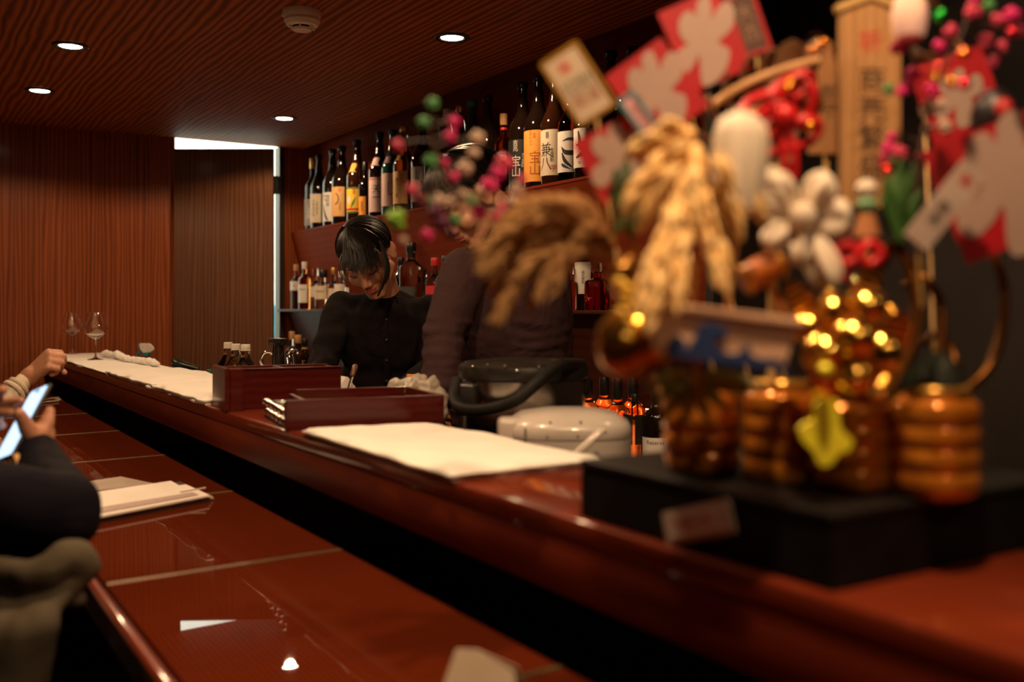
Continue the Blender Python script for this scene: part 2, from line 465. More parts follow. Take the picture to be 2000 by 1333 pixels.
# ------------------------------------------------------------------ the raised bar ledge
bar = thing('bar_ledge', 'long raised bar ledge of glossy dark red wood', 'counter', (X_LEDGE, 0, 0))
Y0, Y1 = -.6, Y_FAR - .004
bm = bmesh.new(); box2(bm, (X_LEDGE, Y0, Z_LEDGE - .03), (X_LEDGE2, Y1, Z_LEDGE), .005, 3); finish(bm, 'top_board', M_counter, bar, 35, True)
bm = bmesh.new(); box2(bm, (X_LEDGE + .002, Y0, Z_LEDGE_LOW), (X_LEDGE + .03, Y1, Z_LEDGE - .0295), .003); finish(bm, 'fascia', M_fascia, bar, 35, True)
bm = bmesh.new(); box2(bm, (X_LEDGE + .03, Y0, Z_LEDGE_LOW + .02), (X_LEDGE2 - .02, Y1, Z_LEDGE - .03)); finish(bm, 'underside', M_black, bar, 0, True)
bm = bmesh.new(); box2(bm, (.92, Y0, .12), (.94, Y1, Z_LEDGE_LOW + .021)); finish(bm, 'riser', M_black, bar, 0, True)
bm = bmesh.new(); box2(bm, (.9402, Y0, 0), (X_LEDGE2 - .03, Y1, Z_LEDGE_LOW + .02)); finish(bm, 'carcass', M_black, bar, 0, True)
# ------------------------------------------------------------------ the low customer counter, panel by panel
def tfinish(bm, *k):
    for v in bm.verts: v.co.z += TSL * (v.co.x - X_TABLE2)
    return finish(bm, *k)
def table_z(x): return Z_TABLE + TSL * (x - X_TABLE2)
table = thing('customer_counter', 'low glossy reddish brown customer counter in jointed panels', 'counter', (X_TABLE, 0, 0))
seams = [-.5, .3, 1.01, 1.715, 2.40, 3.10, 3.80, 4.50, 5.19, Y1]
for i, (a, b) in enumerate(zip(seams, seams[1:])):
    bm = bmesh.new(); box2(bm, (X_TABLE + .012, a + .006, Z_TABLE - .016), (X_TABLE2 - .002, b - .006, Z_TABLE), .0015, 2); tfinish(bm, 'panel', M_table, table, 0, True)
    if 0 < i:
        bm = bmesh.new(); box2(bm, (X_TABLE + .012, a - .0055, Z_TABLE - .014), (X_TABLE2 - .002, a + .0055, Z_TABLE + .0015), .001, 1); tfinish(bm, 'seam_sheen', M_seam, table, 0, True)  # strip added at each joint to show the edge reflection
bm = bmesh.new(); box2(bm, (X_TABLE - .010, seams[0], Z_TABLE - .055), (X_TABLE + .0115, Y1, Z_TABLE - .003), .009, 4); tfinish(bm, 'edge_nosing', M_counter, table, 35, True)
bm = bmesh.new(); box2(bm, (X_TABLE + .0125, seams[0], Z_TABLE - .055), (X_TABLE2 - .002, Y1, Z_TABLE - .017)); tfinish(bm, 'core', M_black, table, 0, True)
for y in (.1, 1.9, 3.7, 5.4):
    bm = bmesh.new(); box2(bm, (X_TABLE2 - .17, y - .03, Z_TABLE - .15), (.9195, y + .03, Z_TABLE - .056), .004); tfinish(bm, 'bracket', M_black, table, 0, True)

# ------------------------------------------------------------------ staff side: work counter, back shelves
t = thing('work_counter', 'dark work counter behind the bar ledge', 'counter', (X_LEDGE2, 0, 0))
bm = bmesh.new(); box2(bm, (X_LEDGE2 - .025, Y0, Z_WORK - .03), (1.38, 2.22, Z_WORK), .003); box2(bm, (X_LEDGE2 - .025, 2.22, Z_WORK - .03), (1.12, 4.98, Z_WORK), .003); finish(bm, 'worktop', mottle(mat('dull_steel', rough=.35, metal=.6), (.05, .045, .04), (.08, .07, .06), 20), t, 0, True)
bm = bmesh.new(); box2(bm, (X_LEDGE2 - .02, Y0, 0), (1.36, 2.2, Z_WORK - .03)); box2(bm, (X_LEDGE2 - .02, 2.2, 0), (1.10, 4.96, Z_WORK - .03)); finish(bm, 'cabinet', M_black, t, 0, True)
M_shaded = zebra_wood('shaded_panel', (.03, .007, .003), (.045, .010, .004), (1, .15, 1), 'Z', 8, 3, rough=.5, coat=.05, bump=.05)  # shade below the lower shelf board is put into this darker wood colour
def sloped(name, label, xf, zt, xb, zb, th, m):
    """a shelf whose red front panel slopes back below the board"""
    t = thing(name, label, 'shelf', (xf, 0, zt))
    ya, yb = Y_END, Y_FAR - .003
    bm = bmesh.new(); box2(bm, (xf, ya, zt - .012), (X_RIGHT - .002, yb, zt), .002); finish(bm, 'board', m, t, 0, True)
    bm = bmesh.new()
    q = [(xf + th, zt - .0122), (xb, zb), (X_RIGHT - .002, zb), (X_RIGHT - .002, zt - .0122)]
    a = [bm.verts.new((x, ya, z)) for x, z in q]; b = [bm.verts.new((x, yb, z)) for x, z in q]
    bm.faces.new(a); bm.faces.new(list(reversed(b)))
    for k in range(4): bm.faces.new((a[k], a[(k + 1) % 4], b[(k + 1) % 4], b[k]))
    finish(bm, 'front_panel', m, t, 0, True)
    return t
sloped('bottle_shelf', 'upper red-brown shelf carrying the row of tall bottles', X_SHELF, Z_SHELF, 2.16, Z_SHELF2 + .012, .002, M_red)
sloped('bottle_shelf', 'lower red-brown shelf holding the short spirit bottles', X_SHELF2, Z_SHELF2, 2.12, H - .33, .06, M_shaded)
M_shaded.node_tree.nodes['Principled BSDF'].inputs['Specular IOR Level'].default_value = .1
t = thing('back_counter', 'dark back counter under the spirit shelf', 'counter', (X_BACK, 0, 0))
bm = bmesh.new(); box2(bm, (X_BACK, 1.5, Z_BACK - .03), (X_RIGHT - .002, Y_FAR - .4, Z_BACK), .003); finish(bm, 'worktop', mottle(mat('warm_brown_top', rough=.3), (.20, .09, .04), (.26, .12, .05), 12), t, 0, True)  # worktop in a plain warm brown
bm = bmesh.new(); box2(bm, (X_BACK + .02, 1.52, 0), (X_RIGHT - .002, Y_FAR - .42, Z_BACK - .03)); finish(bm, 'cabinet', M_black, t, 0, True)
# a warm strip lamp under the lower shelf lights the amber bottles from behind
def strip_lamp():
    t = thing('strip_lamp', 'slim warm strip lamp under the lower shelf behind the amber bottles', 'lamp', (2.188, 2.9, H - .3456))
    bm = bmesh.new(); box2(bm, (-.012, -.75, .004), (.012, .75, .0152), .002); finish(bm, 'housing', M_black, t, 0)
    bm = bmesh.new(); box2(bm, (-.009, -.74, .0005), (.009, .74, .0038)); finish(bm, 'diffuser', mat('strip_glow', (1, 1, 1), .5, emit=(1, .42, .14), emit_s=14), t, 0)
    l = bpy.data.lights.new('strip_light', 'AREA'); l.shape = 'RECTANGLE'; l.size = .02; l.size_y = 1.4; l.energy = 3.0; l.color = (1, .45, .16)
    o = bpy.data.objects.new('strip_light', l); COL.objects.link(o); o.location = (2.186, 2.9, H - .351)
strip_lamp()
# ================================================================== bottles
def s_curve(r0, z0, r1, z1, n=7):
    return [(r0 + (r1 - r0) * (3 * t * t - 2 * t ** 3), z0 + (z1 - z0) * t) for t in [i / n for i in range(1, n + 1)]]
def g(name, color, rough=.04, trans=1.0):
    m = mat(name, color, rough, trans=trans, ior=1.45, coat=0)
    return m
G_dark = mottle(mat('bottle_black', rough=.06, coat=.5), (.006, .003, .002), (.012, .006, .004), 8)
G_brown = mottle(mat('bottle_brown', rough=.06, coat=.5), (.02, .006, .002), (.03, .009, .003), 8)
G_green = mottle(mat('bottle_green', rough=.06, coat=.5), (.006, .022, .012), (.012, .035, .018), 8)
G_emer = mottle(mat('bottle_emerald', rough=.06, coat=.5), (.008, .05, .035), (.015, .075, .05), 8)
G_clear = g('bottle_clear', (.93, .86, .78), .01)
G_thin = mat('thin_clear', (.97, .94, .90), .01, trans=1.0, ior=1.16)
G_yellow = g('bottle_pale_gold', (.93, .78, .42), .01)
G_amber = g('bottle_amber', (.90, .36, .09), .01)
G_red = g('bottle_ruby', (.75, .05, .04), .01)
G_orange = g('bottle_glowing_amber', (1.0, .45, .16), .01)
C_gold = mottle(mat('cap_gold', rough=.3, metal=.8), (.70, .42, .12), (.8, .5, .16), 40)
C_white = mottle(mat('cap_white', rough=.45), (.62, .56, .50), (.7, .64, .58), 40)
C_black = mottle(mat('cap_black', rough=.3), (.010, .009, .009), (.018, .016, .015), 40)
C_red = mottle(mat('cap_red', rough=.35), (.45, .02, .02), (.55, .03, .03), 40)
C_blue = mottle(mat('cap_blue', rough=.35), (.03, .09, .14), (.05, .12, .18), 40)
C_green = mottle(mat('cap_green', rough=.4), (.02, .16, .08), (.03, .2, .1), 40)
C_cork = mottle(mat('cork', rough=.8), (.42, .22, .09), (.55, .3, .13), 120, bump=.2)
def paper(name, c):
    return mottle(mat('paper_' + name, rough=.7), tuple(x * .93 for x in c), c, 25)
P_cream = paper('cream', (.72, .60, .45)); P_white = paper('white', (.78, .72, .66)); P_tan = paper('tan', (.72, .42, .16))
P_orange = paper('orange', (.85, .36, .06)); P_yellow = paper('yellow', (.85, .55, .05)); P_pink = paper('pink', (.80, .56, .54))
P_grey = paper('grey', (.34, .29, .26)); P_black = paper('black', (.012, .011, .010)); P_dark = paper('charcoal', (.07, .065, .06))
P_gold = paper('gold_tag', (.70, .44, .08)); P_purple = paper('mauve', (.30, .16, .2)); P_mint = paper('mint', (.55, .62, .5))

def profile(kind, r, h):
    if kind == 'issho':
        n = r * .30; b = [(0, .003), (r * .55, 0), (r * .93, .001), (r, r * .10), (r, h * .535)] + s_curve(r, h * .535, n * 1.35, h * .775, 9) + s_curve(n * 1.35, h * .775, n, h * .90, 4)
        b += [(n, h * .945), (n * 1.18, h * .948), (n * 1.18, h * .962), (0, h * .962)]; cz, cr = h * .94, n * 1.28
    elif kind == 'wine':
        n = r * .36; b = [(0, .003), (r * .9, 0), (r, r * .12), (r, h * .60)] + s_curve(r, h * .60, n, h * .76, 7) + [(n, h * .93), (n * 1.15, h * .935), (n * 1.15, h * .95), (0, h * .95)]; cz, cr = h * .86, n * 1.16
    elif kind == 'whisky':
        n = r * .36; b = [(0, .004), (r * .85, 0), (r, r * .12), (r, h * .62)] + s_curve(r, h * .62, n, h * .76, 7) + [(n, h * .90), (n * 1.12, h * .905), (0, h * .91)]; cz, cr = h * .86, n * 1.22
    elif kind == 'gin':
        n = r * .33; b = [(0, .004), (r * .88, 0), (r, r * .10), (r * 1.02, h * .55)] + s_curve(r * 1.02, h * .55, n, h * .70, 6) + [(n, h * .86), (n * 1.2, h * .865), (n * 1.2, h * .885), (0, h * .89)]; cz, cr = h * .86, n * 1.3
    elif kind == 'bulb':
        n = r * .30; b = [(0, .004), (r * .75, 0), (r * .92, r * .12), (r, h * .34)] + s_curve(r, h * .34, r * .93, h * .52, 4) + s_curve(r * .93, h * .52, n * 1.2, h * .68, 7) + [(n, h * .74), (n, h * .90), (0, h * .90)]; cz, cr = h * .70, n * 1.25
    elif kind == 'pet':
        n = r * .27; b = [(0, .006), (r * .6, 0), (r * .95, r * .15)]
        z = r * .2
        while z < h * .56: b += [(r, z), (r, z + h * .035), (r * .965, z + h * .045), (r * .965, z + h * .055)]; z += h * .065
        b += [(r, h * .60)] + s_curve(r, h * .60, n * 1.1, h * .88, 8) + [(n, h * .91), (n * 1.25, h * .915), (n * 1.25, h * .925), (n, h * .93), (n, h * .96), (0, h * .96)]; cz, cr = h * .93, n * 1.22
    elif kind == 'decanter':
        n = r * .30; b = [(0, .005), (r * .92, 0), (r, r * .10), (r, h * .56), (r * .93, h * .62)] + s_curve(r * .93, h * .62, n, h * .70, 4) + [(n, h * .80), (n * 1.5, h * .82), (0, h * .82)]; cz, cr = h * .82, n * 1.8
    return b, cz, cr
def bottle(label, loc, h, r, kind, glass, cap, lab=None, rot=30, neck=None, sq=0, group=None, name='sake_bottle', cap_h=None, cat='bottle'):
    """lab = (z0, z1, half-angle deg, paper, [prints]); a print is ('t', text, size, vertical, ink, angle deg, z) or ('s', strokes, ink, angle deg, z)"""
    t = thing(name, label, cat, loc, (0, 0, 0), group)
    prof, cz, cr = profile(kind, r, h)
    bm = bmesh.new(); lathe(bm, prof, 36 if not sq else 40, sq=sq, phase=0); finish(bm, 'glass', glass, t, 40)
    if cap is not None:
        ch = h - cz
        bm = bmesh.new(); lathe(bm, [(cr * .95, cz), (cr, cz + ch * .08), (cr, cz + ch * .45), (cr * 1.0, cz + ch * .9), (cr * .9, h), (0, h)], 24); finish(bm, 'cap', cap, t, 40)
        if cap in (C_gold, C_white, C_green, C_red):
            bm = bmesh.new(); lathe(bm, [(cr * .9, cz - h * .012), (cr * 1.08, cz - h * .011), (cr * 1.08, cz - h * .002), (cr * .95, cz)], 24); finish(bm, 'cap_ring', cap, t, 40)
    c0 = PI + R(rot)
    def band(nm, z0, z1, half, m, rr0, rr1, skew=0):
        bm = bmesh.new(); N = 20; prev = None
        for k in range(N + 1):
            a = c0 + R(half) * (2 * k / N - 1); dz = skew * (2 * k / N - 1) ** 2
            cur = [bm.verts.new((q * math.cos(a), q * math.sin(a), z)) for q, z in ((rr0 + .0004, z0 + dz), (rr1 + .0004, z1 + dz), (rr1 + .0008, z1 + dz), (rr0 + .0008, z0 + dz))]
            if prev:
                for i in range(4): bm.faces.new((prev[i], prev[(i + 1) % 4], cur[(i + 1) % 4], cur[i]))
            else: bm.faces.new(cur)
            prev = cur
        bm.faces.new(list(reversed(prev)))
        return finish(bm, nm, m, t, 30)
    if lab and not sq:
        z0, z1, half, pm, prints = lab
        lo = band('label', h * z0, h * z1, half, pm, r, r)
        for pr in prints:
            if pr[0] == 't':
                _, s, size, vert, ink, ang, z = pr
                b2 = text_bm(s, size, vert, .92)
            else:
                _, st, ink, ang, z = pr
                b2 = stroke_bm(st)
            bend(b2, r + .0012, c0 + R(ang), h * z)
            me = bpy.data.meshes.new('lettering'); b2.to_mesh(me); b2.free()
            link(me, 'lettering', ink, lo)
    elif lab:
        z0, z1, half, pm, prints = lab
        # square bottles: a flat label on the side facing the room
        w = r * half / 60.0
        bm = bmesh.new(); box2(bm, (-r * 1.012 - .0012, -w, h * z0), (-r * 1.012 - .0002, w, h * z1)); lo = finish(bm, 'label', pm, t, 0)
        bm = bmesh.new(); box2(bm, (-w, -r * 1.012 - .0012, h * z0), (w, -r * 1.012 - .0002, h * z1)); lo2 = finish(bm, 'label', pm, t, 0)
        for pr in prints:
            if pr[0] == 't':
                _, s, size, vert, ink, ang, z = pr
                for fo, xd, par in ((V((-r * 1.012 - .0016, 0, h * z)), V((0, -1, 0)), lo), (V((0, -r * 1.012 - .0016, h * z)), V((1, 0, 0)), lo2)):
                    b2 = text_bm(s, size, vert, .92)
                    flat_print(b2, 'lettering', ink, frame_of(fo, xd, UP), par, False)
    if neck:
        nz0, nz1, half, pm, skew = neck
        # radius of the shoulder at those heights
        def rad(z):
            for (ra, za), (rb, zb) in zip(prof, prof[1:]):
                if za <= z <= zb and zb > za: return ra + (rb - ra) * (z - za) / (zb - za)
            return prof[-2][0]
        band('neck_label', h * nz0, h * nz1, half, pm, rad(h * nz0), rad(h * nz1), skew)
    return t
LAST = [Y_FAR, .002]
def shelf_bottle(label, u, vt, kind, glass, cap, lab=None, rot=30, neck=None, rr=.128, x=2.118, zb=Z_SHELF, sq=0, group=None, name='sake_bottle'):
    x = 2.118; y = y_on(u, x); d = depth((x, y)); h = H - (vt - V0) / FPX * d - zb
    gap = LAST[1] + h * rr + .002
    if y > LAST[0] - gap: y = LAST[0] - gap
    LAST[:] = [y, h * rr]
    return bottle(label, (x, y, zb + .0003), h, h * rr, kind, glass, cap, lab, rot, neck, sq, group, name)

SH = 'tall bottles on the upper shelf'
T = lambda s, size, ink, ang, z, vert=True: ('t', s, size, vert, ink, ang, z)
shelf_bottle('slender dark bottle with a gold capsule, last on the upper shelf by the far wall', 611, 309, 'wine', G_dark, C_gold, (.06, .42, 50, P_grey, [T('しま焼', .030, INK_WHITE, 14, .24)]), 25, rr=.112, group=SH, x=2.10)
shelf_bottle('dark bottle with a cream handwritten label beside the gold capped bottle', 622, 303, 'issho', G_dark, C_black, (.08, .46, 48, P_cream, [T('ひめあかね', .022, INK, -2, .27), T('本格芋焼酎乙類', .012, INK, 22, .27)]), 34, rr=.118, group=SH, x=2.13)
shelf_bottle('dark bottle whose white label carries bold brush writing and a black sweep', 650, 292, 'issho', G_dark, C_black, (.06, .43, 46, P_white, [T('六', .05, INK, -18, .36), T('晴耕屋', .024, INK, 16, .32), ('s', [[(-.012, .05, .002), (-.004, .01, .005), (.012, -.028, .006), (.026, -.04, .001)]], INK, -4, .16)]), 22, group=SH, x=2.10)
shelf_bottle('black bottle with a tan label, red seal and black ring', 668, 286, 'issho', G_dark, C_black, (.10, .47, 50, P_tan, [T('芋', .026, INK_RED, 22, .42), T('本格焼酎', .013, INK_BROWN, 24, .22), ('s', [[(.004 * math.cos(a) * 5.4 - .012, .03 * math.sin(a), .003) for a in [i * .5 - 1.6 for i in range(7)]]], INK, 6, .32)]), 32, group=SH, x=2.135)
shelf_bottle('dark bottle with a bright yellow and green label and yellow neck tag', 698, 274, 'issho', G_brown, C_black, (.10, .41, 52, P_yellow, [T('薩摩', .018, INK_RED, 20, .36), ('s', [[(-.012, -.035, .002), (.0, -.01, .006), (.016, .022, .001)]], mat('ink_green', (.02, .16, .04), .6), 14, .24), ('s', [[(-.045, -.002, .005), (0, 0, .006), (.045, 0, .005)]], INK_RED, 0, .145), ('s', [[(-.05, 0, .0035), (0, 0, .0035), (.05, 0, .0035)]], mat('ink_green', (.02, .16, .04), .6), 0, .40), ('s', [[(-.05, 0, .0035), (0, 0, .0035), (.05, 0, .0035)]], mat('ink_green', (.02, .16, .04), .6), 0, .11), ('s', [[(-.012, -.022, .004), (-.012, 0, .014), (-.012, .022, .004)]], P_white, -2, .26)]), 28, (.60, .71, 70, P_gold, -.012), group=SH)
shelf_bottle('smaller black foiled bottle with a narrow orange label', 714, 317, 'wine', G_dark, C_black, (.06, .40, 40, P_orange, [T('黒糖焼酎', .014, INK_BROWN, 6, .23)]), 30, rr=.115, group=SH, x=2.085)
shelf_bottle('dark bottle with a white and pink label and bold black characters', 742, 259, 'issho', G_dark, C_black, (.06, .46, 56, P_pink, [T('天一', .046, INK, 18, .27), ('s', [[(-.05, 0, .003), (0, 0, .003), (.05, 0, .003)]], mat('ink_rose', (.6, .14, .12), .6), 0, .44)]), 28, (.60, .70, 60, P_pink, -.006), group=SH)
shelf_bottle('emerald bottle with a blue cap and pale blush label', 767, 254, 'issho', G_emer, C_blue, (.10, .48, 58, P_pink, [('s', [[(-.004, .05, .0015), (-.006, .0, .002), (.006, -.012, .002), (.03, .004, .001)]], INK, 20, .26)]), 26, (.60, .68, 60, P_purple, -.006), group=SH)
shelf_bottle('clear bottle of pale gold liquor with a gold cap and tan label', 790, 247, 'issho', G_yellow, C_gold, (.10, .47, 54, P_tan, [T('黒さつま', .026, INK, -4, .28), T('限定品', .016, INK_RED, 24, .38)]), 26, (.60, .66, 50, P_gold, -.012), group=SH)
shelf_bottle('black bottle with a slanted grey label, left of the clear empty looking bottles', 826, 232, 'issho', G_dark, C_green, (.08, .46, 52, P_grey, [T('初桜', .026, INK, 10, .36), T('純米大吟醸', .012, INK, 30, .24)]), 26, group=SH)
shelf_bottle('clear glass bottle with a white cap, farthest of the clear trio', 850, 225, 'issho', G_thin, C_white, group=SH, rr=.12)
shelf_bottle('clear glass bottle with a white cap between two other clear bottles', 874, 214, 'issho', G_thin, C_white, group=SH, rr=.12)
shelf_bottle('clear glass bottle with a pale gold cap, nearest of the clear trio', 899, 207, 'issho', G_thin, C_gold, group=SH, rr=.12)
shelf_bottle('plain dark green bottle standing next to the clear trio', 923, 196, 'issho', G_green, C_green, group=SH)
shelf_bottle('plain black bottle with a small cream label near its shoulder', 953, 187, 'issho', G_dark, C_black, (.30, .44, 34, P_cream, []), 34, group=SH)
shelf_bottle('shorter brown glass bottle with a thin framed label and red ribbon', 984, 223, 'wine', G_amber, C_cork, (.18, .52, 50, P_dark, [('s', [[(-.03, .035, .001), (.03, .035, .001)], [(.03, .035, .001), (.03, -.04, .001)]], INK_WHITE, 6, .36)]), 20, (.80, .83, 178, C_red, 0), rr=.115, group=SH)
shelf_bottle('black bottle with white brush writing on a black label', 1021, 162, 'issho', G_dark, C_black, (.06, .46, 54, P_black, [T('吉兆', .024, INK_WHITE, 2, .40), T('宝山', .045, INK_WHITE, 4, .21), T('さつま焼酎', .012, INK_WHITE, 34, .27)]), 24, group=SH)
shelf_bottle('dark bottle with a vivid orange label and brown brush writing', 1050, 149, 'issho', G_dark, C_black, (.05, .50, 56, P_orange, [T('宝山', .050, INK_BROWN, 16, .20), T('紅芋仕込み', .013, INK_BROWN, -2, .43), T('本格', .012, INK_BROWN, 14, .45)]), 26, group=SH)
shelf_bottle('dark bottle with a cream label, small brown writing and a red crest', 1076, 150, 'issho', G_brown, C_black, (.08, .49, 54, P_cream, [T('兼八', .056, INK, -12, .24), T('本格焼酎', .014, INK, 18, .26), T('芋', .026, INK_RED, 24, .14), T('鹿児島県産さつま芋', .009, INK_BROWN, 46, .33), ('s', [[(-.008, .012, .0015), (-.008, -.012, .0015)], [(-.004, .012, .001), (-.004, -.012, .001)], [(0, .012, .0015), (0, -.012, .0015)]], INK, 2, .44)]), 26, group=SH)
def calli(sc, parts): return [[(x * sc, y * sc, w * sc) for x, y, w in st] for st in parts]
shelf_bottle('amber bottle with a white label brushed in blue and black strokes', 1110, 160, 'issho', G_amber, C_black, (.09, .49, 60, P_white, [('s', calli(.05, [[(-.6, .55, .03), (-.1, .68, .1), (.4, .6, .12), (.8, .3, .03)], [(-.7, -1.1, .05), (-.5, -1.25, .12), (.0, -1.5, .02)]]), INK_BLUE, 22, .32), ('s', calli(.05, [[(-.7, .15, .02), (-.4, -.25, .16), (.2, -.3, .16), (.9, -.1, .06)], [(-.65, -.3, .05), (-.4, -.9, .14), (.1, -1.35, .05)]]), INK, 22, .32), T('印', .014, INK_RED, 46, .20)]), 30, group=SH)
shelf_bottle('dark bottle with a white label and heavy black calligraphy', 1143, 170, 'issho', G_dark, C_black, (.12, .54, 60, P_white, [('s', calli(.05, [[(-.4, 1.0, .05), (-.3, .4, .12), (-.2, -.3, .1)], [(-.6, .0, .05), (.2, .1, .16), (.8, .2, .04)], [(-.6, -.9, .06), (.1, -.6, .2), (.7, -.9, .08)]]), INK, 16, .36), T('魂', .010, INK, -4, .17)]), 26, group=SH)
shelf_bottle('tall dark bottle mostly hidden behind the white festive card', 1193, 99, 'issho', G_dark, C_black, group=SH)
shelf_bottle('dark bottle hidden behind the red festive cards', 1235, 92, 'issho', G_dark, C_black, group=SH)

# ------------------------------------------------------------------ spirit bottles on the lower shelf
SP = 'spirit bottles on the lower shelf'
def spirit(label, u, vt, kind, glass, cap, lab=None, rot=35, neck=None, r=.038, x=2.05, sq=0):
    y = y_on(u, x); d = depth((x, y)); h = H - (vt - V0) / FPX * d - Z_SHELF2
    return bottle(label, (x, y, Z_SHELF2 + .0003), h, r, kind, glass, cap, lab, rot, neck, sq, SP, 'spirit_bottle')
spirit('amber bottle with a tan cork, nearest the far wall on the lower shelf', 579, 517, 'whisky', G_amber, C_cork, (.42, .62, 55, P_white, [T('A', .02, INK, 14, .52, False)]), r=.036)
spirit('amber bottle with a white cap and large white label', 595, 512, 'whisky', G_amber, C_white, (.14, .52, 60, P_white, [T('Rhum', .018, INK, 10, .42, False)]), r=.035, x=2.015)
spirit('clear bottle with a round glass stopper behind the cream labelled one', 616, 525, 'decanter', G_clear, G_clear, (.30, .56, 55, P_cream, []), r=.03, x=2.055)
spirit('squat clear bottle with a black cap and a wide cream label', 631, 528, 'decanter', G_clear, C_black, (.26, .60, 60, P_cream, [T('Kozue', .02, INK, 8, .46, False)]), r=.045, x=2.03)
spirit('slim clear bottle with a gold stopper beside the woman', 652, 523, 'gin', G_clear, C_gold, (.2, .5, 50, P_cream, []), r=.03, x=2.06)
spirit('clear bottle with a white label just behind the woman', 668, 530, 'gin', G_clear, C_white, (.3, .66, 55, P_white, []), r=.04, x=2.03)
spirit('dark bottle behind the ear of the woman', 783, 503, 'wine', G_dark, C_black, r=.040)
spirit('large clear bottle with a long black capsule', 803, 474, 'whisky', G_clear, C_black, (.1, .34, 55, P_dark, []), r=.055, neck=(.77, .855, 178, C_black, 0))
spirit('small clear flask between the long capsule bottle and the red capped one', 826, 527, 'decanter', G_clear, G_clear, r=.036)
spirit('clear bottle with a red cap and red label', 850, 504, 'gin', G_clear, C_red, (.16, .46, 70, paper('crimson', (.6, .03, .04)), []), r=.042, x=2.03)
spirit('clear bottle with a black cap and a grey lettered label', 872, 500, 'gin', G_clear, C_black, (.10, .50, 70, P_grey, [T('XCOI', .022, INK_WHITE, 10, .22, False)]), r=.046, x=2.03)
spirit('tall bottle with a white label behind the amber decanter', 1141, 480, 'whisky', G_dark, C_black, (.25, .74, 60, P_white, [T('単式蒸留', .012, INK, 12, .5)]), r=.033, x=2.045)
spirit('square amber decanter on the lower shelf', 1112, 522, 'decanter', G_amber, G_clear, r=.032, x=1.998, sq=6)
spirit('cut glass decanter of ruby liquor', 1166, 515, 'decanter', G_red, G_clear, r=.036, x=2.005, sq=4)

# ------------------------------------------------------------------ back counter bottles
def back_bottle(label, u, vt, kind, glass, cap, lab=None, r=.042, x=1.95, group=None, neck=None, sq=0, rot=35):
    y = y_on(u, x); d = depth((x, y)); h = H - (vt - V0) / FPX * d - Z_BACK
    return bottle(label, (x, y, Z_BACK + .0003), h, r, kind, glass, cap, lab, rot, neck, sq, group, 'spirit_bottle')
AB = 'glowing amber bottles on the back counter'
back_bottle('round amber bottle half hidden behind the steel pot', 1149, 742, 'bulb', G_orange, C_black, r=.040, group=AB)
back_bottle('round shouldered amber bottle with a black cap, second from the steel pot', 1180, 737, 'bulb', G_amber, C_black, r=.046, x=2.03, group=AB)
back_bottle('bright amber round bottle with a black cap behind the rice cooker', 1206, 739, 'bulb', G_orange, C_black, r=.042, x=1.90, group=AB)
back_bottle('deep red-amber bottle with lettering on its tall black cap', 1236, 738, 'bulb', G_amber, C_black, r=.044, x=2.03, group=AB)
back_bottle('slim square bottle with a long black label', 1240, 771, 'gin', G_orange, C_black, (.30, .72, 50, P_black, []), r=.024, x=1.76, sq=6)
back_bottle('dark wine bottle with a white label on the back counter', 1283, 752, 'wine', G_dark, C_black, (.12, .36, 62, P_white, [T('Reserve', .016, INK, 8, .30, False)]), r=.040, x=1.80)
FB = 'bottles at the far end of the back counter'
back_bottle('clear bottle with a slim cork at the far back counter', 570, 648, 'whisky', G_clear, C_cork, r=.036, x=1.86, group=FB)
back_bottle('brown bottle with a fat pale cork at the far back counter', 582, 655, 'whisky', G_brown, C_cork, r=.042, x=1.80, group=FB)
back_bottle('dark bottle with a gold neck band at the far back counter', 595, 662, 'wine', G_dark, C_black, r=.04, x=1.86, group=FB, neck=(.80, .835, 178, P_gold, 0))
back_bottle('dark bottle with a red cap next to the elbow of the woman', 619, 684, 'wine', G_dark, C_red, r=.036, x=1.82, group=FB)
# pet bottles, spray bottle and others on the work counter
PB = 'water bottles with white caps'
def work(u, x=1.05): return V((x, y_on(u, x), Z_WORK + .0003))
for u, v, x, lab in ((446, 669, 1.065, 'clear plastic water bottle with white cap, farthest of three'), (461, 672, 1.0505, 'clear plastic water bottle, middle of three with white caps'), (480, 673, 1.0505, 'clear plastic water bottle with white cap nearest the red wooden organizer')):
    p = work(u, x); d = depth(p); h = H - (v - V0) / FPX * d - p.z
    bottle(lab, p, h, .049, 'pet', G_thin, C_white, None, group=PB, name='water_bottle')
p = work(409, 1.03); d = depth(p); bottle('small bottle with a green cap behind the white cloths', p, H - (722 - V0) / FPX * d - p.z, .03, 'pet', G_thin, C_green, name='water_bottle')
p = work(804, 1.19); d = depth(p); h = H - (710 - V0) / FPX * d - p.z
t = bottle('small clear bottle with an orange collar behind the plastic bag', p, h, .026, 'gin', G_clear, None, name='seasoning_bottle')
bm = bmesh.new(); lathe(bm, [(.010, h * .83), (.0135, h * .835), (.0135, h * .88), (.010, h * .885)], 20); finish(bm, 'collar', P_orange, t)
